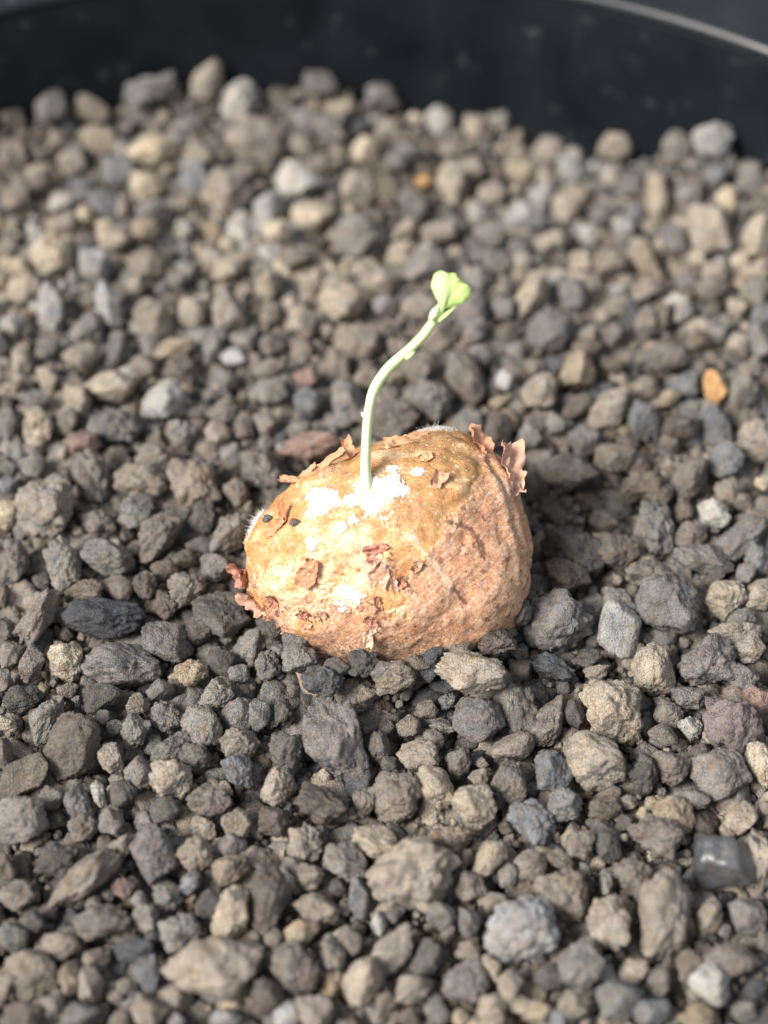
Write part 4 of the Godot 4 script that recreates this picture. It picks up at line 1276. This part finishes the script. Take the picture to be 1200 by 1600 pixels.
33.5 -0.9 -1.9 1.08 0.95 0.96 0 t r
29.6 -0.5 7.3 1.22 0.61 0.76 -30 d r
-34.7 -0.0 -34.1 2.47 2.26 2.25 85 c r cream rounded pebble beside a grey one at half past ten, one and half widths out
-30.1 -0.5 -32.8 2.33 1.62 1.58 75 w r tall stone by cream pebbles at half past ten, one and half widths out
-37.1 -0.6 -29.5 1.88 1.54 1.42 10 p a small pale tan angular pebble at ten round the corm, one and half widths out
-33.9 -0.5 -26.8 2.63 1.52 1.78 85 w r mid-sized whitish grey rounded pebble at ten round the corm, one and half widths out
-28.0 -0.0 -26.6 2.83 1.38 1.69 75 w r tall stone by pale tan pebbles at half past ten, one and quarter widths out
-37.6 -0.3 -24.2 1.30 1.16 1.15 80 w r
-29.9 -0.2 -23.7 1.78 1.71 1.53 0 g r small grey rounded pebble at ten round the corm, one and quarter widths out
-25.6 -0.9 -30.3 1.54 0.98 1.18 -60 p r
-23.3 -0.4 -25.0 2.54 1.99 1.86 80 t r mid-sized stone by pale tan pebbles at half past ten, one and quarter widths out
-20.9 -0.3 -21.1 2.44 0.95 1.42 -15 y r long curved ochre pebble lying across the gravel behind the corm
-26.7 -0.7 -20.8 1.90 1.29 1.33 -70 g r tall small grey rounded pebble at ten round the corm, one and quarter widths out
-30.2 -0.1 -19.6 1.82 1.68 1.49 0 t r small grey-brown rounded pebble at ten round the corm, one and quarter widths out
-19.5 -0.3 -25.9 1.86 1.51 1.39 60 p a small pale tan angular pebble at half past ten round the corm, one width out
-15.8 -0.1 -26.0 2.61 1.72 1.75 87 p a mid-sized pale tan angular pebble at eleven round the corm, one width out
-16.0 -0.4 -32.8 2.12 1.27 1.32 -25 p r small pale tan rounded pebble at eleven round the corm, one and quarter widths out
-17.2 -0.5 -20.9 1.69 1.08 1.31 80 g r
-14.9 -0.8 -20.3 1.42 1.02 1.03 15 w r
-26.9 -0.1 -15.7 2.72 1.59 1.92 5 p a mid-sized pale tan angular pebble at ten round the corm, one and quarter widths out
-23.9 -0.6 -18.8 1.48 1.21 1.24 10 t r
-20.1 -0.4 -18.2 1.81 1.61 1.66 0 t a small grey-brown angular pebble at half past ten round the corm, one width out
-29.8 -0.6 -14.3 1.85 1.39 1.53 60 p a small pale tan angular pebble at ten round the corm, one and quarter widths out
-21.5 -0.2 -13.5 2.37 1.98 2.05 -30 w r mid-sized whitish grey rounded pebble at ten round the corm, one width out
-25.7 -0.3 -10.8 2.29 2.09 2.07 40 g l mid-sized grey knobbly pebble at ten round the corm, one width out
-33.2 -0.2 -10.5 2.09 1.56 1.59 -80 p l tall stone by grey-brown pebbles at quarter to ten, one and quarter widths out
-30.8 -0.8 -11.6 1.38 1.38 1.37 0 t r
-28.7 -0.3 -8.6 1.69 1.10 1.15 0 r l
-19.3 -0.3 -9.6 1.63 1.50 1.33 80 g l small grey knobbly pebble at ten round the corm, three quarter widths out
-16.0 -0.5 -10.0 1.30 1.30 1.27 0 p a
-15.4 -0.5 -13.0 1.78 1.51 1.41 20 t l small grey-brown knobbly pebble at half past ten round the corm, three quarter widths out
-33.2 -0.7 -17.3 1.41 1.20 1.06 60 p r
-36.1 -0.8 -19.7 1.42 1.01 1.02 85 p r
-36.3 -0.7 -11.1 2.03 0.98 1.15 85 m r
-34.2 -0.5 -14.3 1.85 0.99 1.14 0 g r
-14.1 -0.4 -22.0 1.36 1.16 1.23 0 m r
-20.4 -0.7 -32.0 1.41 0.92 1.04 -30 g r
-24.6 -0.4 -33.2 2.19 1.62 1.54 0 t r wide mid-sized stone by grey pebbles at half past ten, one and quarter widths out
-15.6 -0.8 -17.3 1.47 1.34 1.37 0 g r
-13.5 -0.6 -11.0 1.44 1.05 1.18 80 t r
-33.5 -0.8 -21.4 1.36 1.29 1.22 0 g r
-19.3 -0.5 -14.1 0.46 0.46 0.45 0 w r
-32.0 -1.0 -31.6 0.99 0.84 0.83 80 g r
-21.4 -0.7 -30.8 1.05 0.84 0.90 0 g r
-39.4 -0.9 -30.9 1.05 0.70 0.73 85 y r
-16.9 -0.4 -14.8 0.86 0.73 0.71 0 m r
-4.2 -0.3 -27.3 2.63 2.01 2.28 0 p r mid-sized pale tan rounded pebble at half past eleven round the corm, one width out
-0.2 -0.6 -30.6 1.82 1.47 1.32 10 p a small pale tan angular pebble at twelve round the corm, one width out
3.7 -0.4 -27.1 2.14 1.66 1.57 0 p r mid-sized pale tan rounded pebble at half past twelve round the corm, one width out
-2.7 -0.6 -22.0 2.45 1.97 2.01 20 t l mid-sized grey-brown knobbly pebble at twelve round the corm, three quarter widths out
-8.2 -0.1 -24.4 1.98 1.51 1.58 65 p r small pale tan rounded pebble at half past eleven round the corm, one width out
-9.3 -0.4 -33.9 1.77 1.20 1.26 0 t r
4.5 -0.2 -33.1 2.61 2.12 2.23 0 m r mid-sized mauve-grey rounded pebble at half past twelve round the corm, one width out
-7.6 -0.5 -17.2 1.47 1.20 1.28 15 r r small dull pink pebble behind the corm, near the reddish clump
-7.5 -0.4 -13.8 1.65 1.39 1.27 -60 b r small bluish grey rounded pebble at eleven round the corm, half a width out
-11.0 -0.4 -15.4 1.73 1.46 1.43 20 g r small grey rounded pebble at eleven round the corm, three quarter widths out
-3.4 -0.5 -13.9 2.38 1.72 1.87 80 g r mid-sized grey rounded pebble at half past eleven round the corm, half a width out
0.4 0.1 -11.3 3.00 2.16 2.10 5 t a broad tan-grey pebble right behind the foot of the pale green stem
4.2 -0.2 -14.0 2.64 2.05 2.20 0 g l mid-sized grey knobbly pebble at half past twelve round the corm, half a width out
3.5 -0.4 -18.4 2.15 1.74 1.65 0 t r grey-brown rounded pebble beside a grey one at quarter past twelve, three quarter widths out
8.0 -0.3 -16.8 3.00 1.93 2.19 70 t r mid-sized grey-brown rounded pebble at one round the corm, three quarter widths out
1.6 -0.4 -21.0 1.29 1.15 1.11 0 t r
9.2 -0.8 -24.0 1.44 1.30 1.32 80 m r
9.5 -0.2 -20.0 1.35 1.15 1.02 0 m r
-7.0 -0.4 -8.3 3.17 1.55 1.85 8 r l long reddish knobbly clump wedged behind the corm and its flakes
8.0 -0.2 -10.7 1.83 1.50 1.63 -30 g r small grey rounded pebble at one round the corm, half a width out
10.6 -0.6 -10.5 2.16 1.89 1.75 80 n r dark brown rounded pebble beside a grey one at half past one, half a width out
11.8 -1.0 -33.9 1.70 1.21 1.28 0 g r
11.9 -0.3 -16.6 1.20 1.00 0.89 80 w r
11.4 -0.9 -14.4 1.26 0.66 0.82 -20 y r
-12.0 -0.5 -29.9 1.61 1.26 1.35 80 p r
0.0 -0.6 -27.1 1.25 1.25 1.03 0 m r
-11.3 -0.6 -21.6 1.56 1.43 1.49 0 t r small grey-brown rounded pebble at eleven round the corm, three quarter widths out
-1.8 -0.4 -17.2 1.34 1.20 1.04 0 t r
-11.4 -0.3 -18.3 1.68 1.01 1.12 0 t r
12.2 -0.4 -26.7 1.24 1.24 1.00 0 g r
-8.2 -0.3 -10.2 1.30 0.91 0.91 0 g r
-11.4 -0.5 -11.4 1.64 1.31 1.37 85 t l grey-brown knobbly pebble beside a grey one at half past ten, three quarter widths out
16.9 -0.2 -23.2 2.73 2.39 2.13 -20 g r round grey pebble level with the leaf bud, biggest around it
15.2 -0.5 -28.3 2.99 1.60 1.87 -65 p r mid-sized pale tan rounded pebble at one round the corm, one width out
19.5 -0.9 -29.1 1.88 1.67 1.50 60 m r small mauve-grey rounded pebble at one round the corm, one and quarter widths out
25.3 -1.0 -26.2 1.80 1.04 1.22 85 k r
30.1 -1.0 -27.1 1.73 1.46 1.46 30 w r small stone by pale tan pebbles at half past one, one and half widths out
26.5 -0.7 -24.8 1.79 1.44 1.30 -70 t r small stone by pale tan pebbles at half past one, one and quarter widths out
27.3 -1.4 -30.4 1.76 1.40 1.49 0 p r small stone by grey-brown pebbles at half past one, one and quarter widths out
28.6 -1.0 -25.5 1.72 1.17 1.25 80 n r
19.2 -0.1 -17.5 2.27 1.74 1.75 -55 y a mid-sized ochre angular pebble at half past one round the corm, one width out
15.3 -0.1 -15.0 1.99 1.79 1.85 -20 p r mid-sized stone by whitish grey pebbles at half past one, three quarter widths out
22.7 -0.7 -18.9 1.21 0.94 1.01 0 n r
21.9 -0.4 -13.0 2.63 1.71 1.76 -60 p r mid-sized pale tan rounded pebble at two round the corm, one width out
19.2 -0.4 -8.9 1.75 1.56 1.52 30 g r small grey rounded pebble at two round the corm, three quarter widths out
25.5 -0.2 -15.5 1.53 1.39 1.21 0 t r small grey-brown rounded pebble at two round the corm, one width out
24.9 -0.2 -11.5 2.09 1.57 1.62 75 b r mid-sized bluish grey rounded pebble at two round the corm, one width out
27.7 -0.5 -19.5 2.97 1.69 2.22 0 t l mid-sized grey-brown knobbly pebble at two round the corm, one and quarter widths out
27.9 -0.5 -14.6 1.19 0.86 0.84 -10 y r
32.4 -0.2 -15.6 1.86 1.20 1.22 75 o a bright orange angular pebble standing among grey ones
32.1 -0.6 -11.1 2.23 1.51 1.59 75 b r tall mid-sized stone by orange pebbles at half past two, one and quarter widths out
35.0 -0.1 -14.9 1.72 1.46 1.28 -60 g r small grey rounded pebble at two round the corm, one and half widths out
35.6 0.0 -8.7 2.26 1.94 1.93 85 p r mid-sized stone by cream pebbles at half past two, one and half widths out
30.1 -0.8 -16.6 1.34 1.34 1.22 0 b r
13.9 -0.5 -9.5 1.37 1.24 1.19 60 g r
18.6 -0.3 -13.2 1.91 1.12 1.37 -20 n r small dark brown rounded pebble at two round the corm, three quarter widths out
16.8 -0.2 -10.8 1.44 1.17 1.08 30 g r
23.0 -0.4 -22.9 1.23 1.09 1.02 80 m r
33.5 -0.3 -23.4 1.37 1.16 1.23 80 g r
35.3 0.0 -21.0 1.42 1.22 1.12 60 p r
31.5 -0.6 -22.1 1.50 1.36 1.41 0 n r
37.5 0.4 -21.6 2.23 1.35 1.52 85 g r
27.3 -0.3 -8.5 1.04 0.91 0.85 0 t r
38.0 0.4 -28.2 1.66 1.59 1.55 0 g r
33.7 -0.4 -29.5 1.81 1.26 1.34 0 t r
17.0 -0.7 -19.1 1.15 0.88 0.89 0 k r
20.3 -0.7 -21.0 1.70 1.36 1.23 -30 n r small dark brown rounded pebble at half past one round the corm, one width out
36.2 -0.3 -18.1 1.14 0.94 0.94 0 t r
28.6 -0.3 -10.6 1.96 1.17 1.46 0 n r wide small stone by bluish grey pebbles at half past two, one and quarter widths out
13.2 -0.8 -20.9 1.15 1.15 0.98 0 m r
15.0 -0.7 -18.7 1.14 1.01 0.92 0 t r
-31.9 -1.0 -53.5 2.34 1.66 1.72 15 c r small cream rounded pebble at eleven round the corm, one and threequarter widths out
-25.4 -0.3 -50.7 2.91 1.87 2.16 -10 c r mid-sized cream rounded pebble at eleven round the corm, one and threequarter widths out
-34.3 -0.8 -49.5 1.71 1.64 1.38 0 p r small stone by cream pebbles at half past ten, one and threequarter widths out
-36.6 2.8 -54.3 2.09 1.86 1.88 -60 g r small grey rounded pebble at eleven round the corm, two widths out
-32.5 1.3 -55.8 2.18 1.66 1.76 10 t r small grey-brown rounded pebble at eleven round the corm, two widths out
-19.7 3.0 -58.7 2.57 1.74 1.86 -60 p r slanting mid-sized stone by grey pebbles at half past eleven, one and threequarter widths out
-25.9 2.5 -57.3 3.47 1.66 2.04 -20 g l mid-sized grey knobbly pebble at eleven round the corm, one and threequarter widths out
-16.4 0.1 -57.9 3.05 2.13 2.35 -60 w r slanting stone by pale tan pebbles at half past eleven, one and threequarter widths out
-25.6 -0.3 -44.8 2.12 1.76 1.61 20 c r small cream rounded pebble at eleven round the corm, one and half widths out
-17.0 0.2 -43.4 2.84 2.62 2.22 60 p l mid-sized pale tan knobbly pebble at eleven round the corm, one and half widths out
-40.6 1.9 -53.0 1.56 1.34 1.22 0 n r
-40.7 0.0 -49.8 2.16 1.86 1.68 40 t r small grey-brown rounded pebble at half past ten round the corm, two widths out
-39.5 0.3 -42.5 1.60 1.60 1.37 0 p r small stone by whitish grey pebbles at half past ten, one and threequarter widths out
-32.0 -0.9 -41.1 1.16 1.09 1.12 0 c r
-25.2 -0.2 -38.2 1.43 1.22 1.07 0 y r
-28.4 -0.5 -36.8 1.93 1.43 1.53 0 c r small cream rounded pebble at half past ten round the corm, one and half widths out
-34.4 -0.5 -42.9 1.68 1.09 1.17 -10 w r
-29.2 -1.0 -48.2 2.01 1.71 1.48 0 b r small bluish grey rounded pebble at eleven round the corm, one and threequarter widths out
-29.8 -1.1 -42.3 2.33 1.75 1.84 70 b r tall mid-sized stone by cream pebbles at half past ten, one and half widths out
-29.2 -0.8 -57.3 1.30 1.15 1.02 80 p r
-27.0 -0.7 -57.2 2.29 1.53 1.52 0 m r small mauve-grey rounded pebble at eleven round the corm, one and threequarter widths out
-37.3 -0.3 -45.0 1.91 1.32 1.56 -20 t r
-37.7 -0.0 -50.2 1.12 1.12 0.94 0 t r
-35.1 -0.3 -54.2 1.51 1.28 1.12 80 b r
-28.2 -1.0 -42.2 1.60 0.87 1.17 85 p r
-20.9 -0.1 -37.8 1.22 1.22 1.13 0 w r
-34.1 -0.9 -39.6 1.59 1.37 1.28 -40 p r
-21.4 0.0 -54.6 1.58 1.36 1.24 0 m r
-20.3 0.0 -49.8 1.71 1.41 1.28 0 p r
-24.6 -0.2 -40.9 2.03 1.45 1.40 0 m r small mauve-grey rounded pebble at eleven round the corm, one and half widths out
-14.2 -0.5 -52.6 3.38 2.78 3.01 20 p r big stone by pale tan pebbles at half past eleven, one and half widths out
-21.3 -0.4 -42.8 0.80 0.80 0.69 0 t r
-15.0 -0.8 -47.6 1.63 1.33 1.41 0 t r
-38.0 0.2 -53.9 1.28 1.13 1.09 0 m r
-9.2 -0.3 -46.0 2.72 2.28 2.04 -15 w a square pale grey block-shaped pebble in the blurred gravel by the pot wall
-7.5 -0.6 -40.5 2.31 1.81 1.88 -15 c r cream rounded pebble beside a cream one at half past eleven, one and quarter widths out
-11.3 -0.2 -37.6 1.50 1.43 1.41 0 c r
-2.7 -0.2 -36.9 2.71 2.28 2.25 10 g r mid-sized grey rounded pebble at twelve round the corm, one and quarter widths out
-12.5 -0.9 -42.1 2.26 1.53 1.82 -70 w r tall small stone by whitish grey pebbles at half past eleven, one and quarter widths out
-7.2 1.4 -59.8 2.29 1.60 1.58 10 m r wide small stone by dark brown pebbles at half past eleven, one and threequarter widths out
-4.9 -1.1 -59.0 2.00 1.69 1.77 0 p r small pale tan rounded pebble at twelve round the corm, one and half widths out
-0.2 -0.0 -59.7 1.99 1.38 1.48 10 m r
0.7 -3.1 -57.5 1.85 1.46 1.33 0 p r
6.3 -3.0 -58.8 1.93 1.70 1.81 0 w r small whitish grey rounded pebble at twelve round the corm, one and half widths out
-2.1 -2.0 -52.5 1.74 1.44 1.54 80 c r
-9.1 -0.8 -51.9 1.35 1.28 1.13 0 p r
-6.2 -0.8 -54.6 2.42 1.51 1.54 35 m l slanting small stone by pale tan pebbles at half past eleven, one and half widths out
-3.0 -1.0 -45.3 2.13 2.06 1.76 60 p a mid-sized pale tan angular pebble at twelve round the corm, one and quarter widths out
4.4 -2.9 -48.5 1.05 0.94 0.89 0 o r tiny bright orange pebble in the blurred gravel behind the leaf bud
7.4 -2.6 -47.6 2.83 1.72 2.16 85 p r tall stone by orange pebbles at quarter past twelve, one and quarter widths out
11.8 -3.5 -47.2 1.64 1.50 1.34 0 p r
10.4 -3.3 -58.1 1.78 1.39 1.42 80 p r
13.0 -1.8 -57.7 1.46 1.15 1.05 0 g r
7.9 -3.7 -54.7 1.91 1.30 1.45 0 t r
9.7 -4.2 -52.0 1.75 1.60 1.51 0 p r small stone by pale tan pebbles at half past twelve, one and half widths out
2.9 -3.3 -53.7 1.83 1.14 1.28 70 b r
1.4 -2.4 -51.4 1.51 1.28 1.38 0 m r
5.7 -1.4 -38.9 2.24 1.23 1.38 -10 p r wide small stone by pale tan pebbles at half past twelve, one and quarter widths out
2.0 -1.0 -38.8 1.51 1.37 1.39 0 p r
3.3 -1.7 -43.4 2.20 1.54 1.74 60 g r small grey rounded pebble at twelve round the corm, one and quarter widths out
7.7 -1.4 -39.7 1.45 1.30 1.16 0 m r
11.2 -1.2 -38.2 1.80 1.58 1.36 0 g r small grey rounded pebble at half past twelve round the corm, one and quarter widths out
-11.4 -0.7 -59.4 2.00 1.38 1.39 75 n r
-5.1 -1.2 -49.7 1.12 0.97 1.04 0 n r
0.3 -1.5 -45.4 2.07 1.70 1.52 80 n r small dark brown rounded pebble at twelve round the corm, one and quarter widths out
-8.6 -0.7 -56.0 2.28 1.67 1.82 30 m r slanting small stone by dark brown pebbles at half past eleven, one and half widths out
35.5 3.7 -47.4 2.40 2.11 1.91 -20 w r mid-sized whitish grey rounded pebble at half past one round the corm, two widths out
32.1 1.0 -49.7 2.00 1.78 1.71 0 g r small grey rounded pebble at one round the corm, one and threequarter widths out
25.7 -1.6 -53.0 1.96 1.59 1.59 0 p r small pale tan rounded pebble at one round the corm, one and threequarter widths out
25.4 -5.0 -52.2 1.53 1.22 1.27 80 w r
30.1 -2.9 -45.8 3.49 1.41 2.18 82 p r tall stone by mauve-grey pebbles at quarter past one, one and half widths out
21.5 -5.2 -53.6 2.61 1.92 2.01 80 w r mid-sized whitish grey rounded pebble at one round the corm, one and half widths out
18.7 -4.5 -55.6 2.08 1.85 1.91 0 p r small stone by cream pebbles at half past twelve, one and half widths out
15.5 -4.8 -52.4 1.76 1.38 1.49 0 c r
15.3 -2.9 -43.0 2.36 1.55 1.80 0 w r small whitish grey rounded pebble at one round the corm, one and quarter widths out
17.8 -4.6 -48.0 1.51 1.28 1.28 -40 w r
19.9 -4.1 -45.4 1.94 1.49 1.38 80 p r small pale tan rounded pebble at one round the corm, one and half widths out
23.9 -4.2 -44.5 1.49 1.34 1.28 0 m r
26.0 -3.7 -41.9 1.77 1.32 1.33 80 w r
22.2 -3.9 -40.8 1.47 1.25 1.15 60 w r
34.3 0.4 -37.7 2.93 2.50 2.22 70 p a mid-sized stone by mauve-grey pebbles at half past one, one and threequarter widths out
38.9 1.3 -35.3 2.54 1.69 2.06 85 c r smooth cream egg-shaped pebble, palest of the blurred ones
33.2 -0.2 -43.3 1.97 1.75 1.81 -50 m r small stone by cream pebbles at half past one, one and threequarter widths out
39.2 1.7 -43.8 2.17 1.59 1.55 80 g r small grey rounded pebble at half past one round the corm, two widths out
30.7 -1.4 -37.5 1.94 1.51 1.44 80 m r stone by ochre pebbles at half past one, one and half widths out
23.9 -1.8 -34.7 2.21 1.57 1.82 0 t r wide small stone by whitish grey pebbles at half past one, one and quarter widths out
21.0 -1.8 -35.0 1.57 1.29 1.29 0 p r
27.8 -2.2 -34.6 2.79 1.29 1.71 60 y a slanting stone by mauve-grey pebbles at half past one, one and half widths out
36.4 1.2 -41.0 1.51 1.15 1.09 80 c r
34.4 -0.4 -31.7 1.69 1.33 1.44 -20 p r
17.7 -1.9 -38.0 1.88 1.08 1.18 -10 p r
38.6 0.4 -31.1 1.61 1.40 1.28 0 p r
15.0 -5.0 -56.2 1.78 1.55 1.39 80 p r
27.4 -4.1 -49.3 1.96 1.66 1.60 60 m r small mauve-grey rounded pebble at one round the corm, one and half widths out
39.6 1.2 -40.5 1.44 1.22 1.11 0 t r
35.7 1.3 -44.8 1.60 1.38 1.28 80 b r
27.6 -4.0 -44.7 1.26 1.11 1.06 0 b r
32.7 -0.6 -34.0 1.06 1.06 0.90 0 p r
-7.6 2.6 16.2 1.28 1.05 1.00 10 g l
-4.0 2.7 18.9 1.21 0.98 0.95 0 d l
2.6 2.5 18.5 1.27 1.04 1.12 0 n l
6.3 2.6 16.9 1.33 1.04 0.97 -15 t l
9.7 2.4 15.8 1.81 1.40 1.59 -10 n l dark brown knobbly pebble beside a charcoal one at quarter past four, half a width out
-9.5 2.2 14.5 1.35 1.06 1.03 20 d l
0.0 2.8 19.3 1.15 0.97 0.85 0 g l
4.9 2.2 17.6 0.98 0.81 0.75 0 d l
11.8 2.2 12.9 1.18 1.18 1.06 60 d l
"""
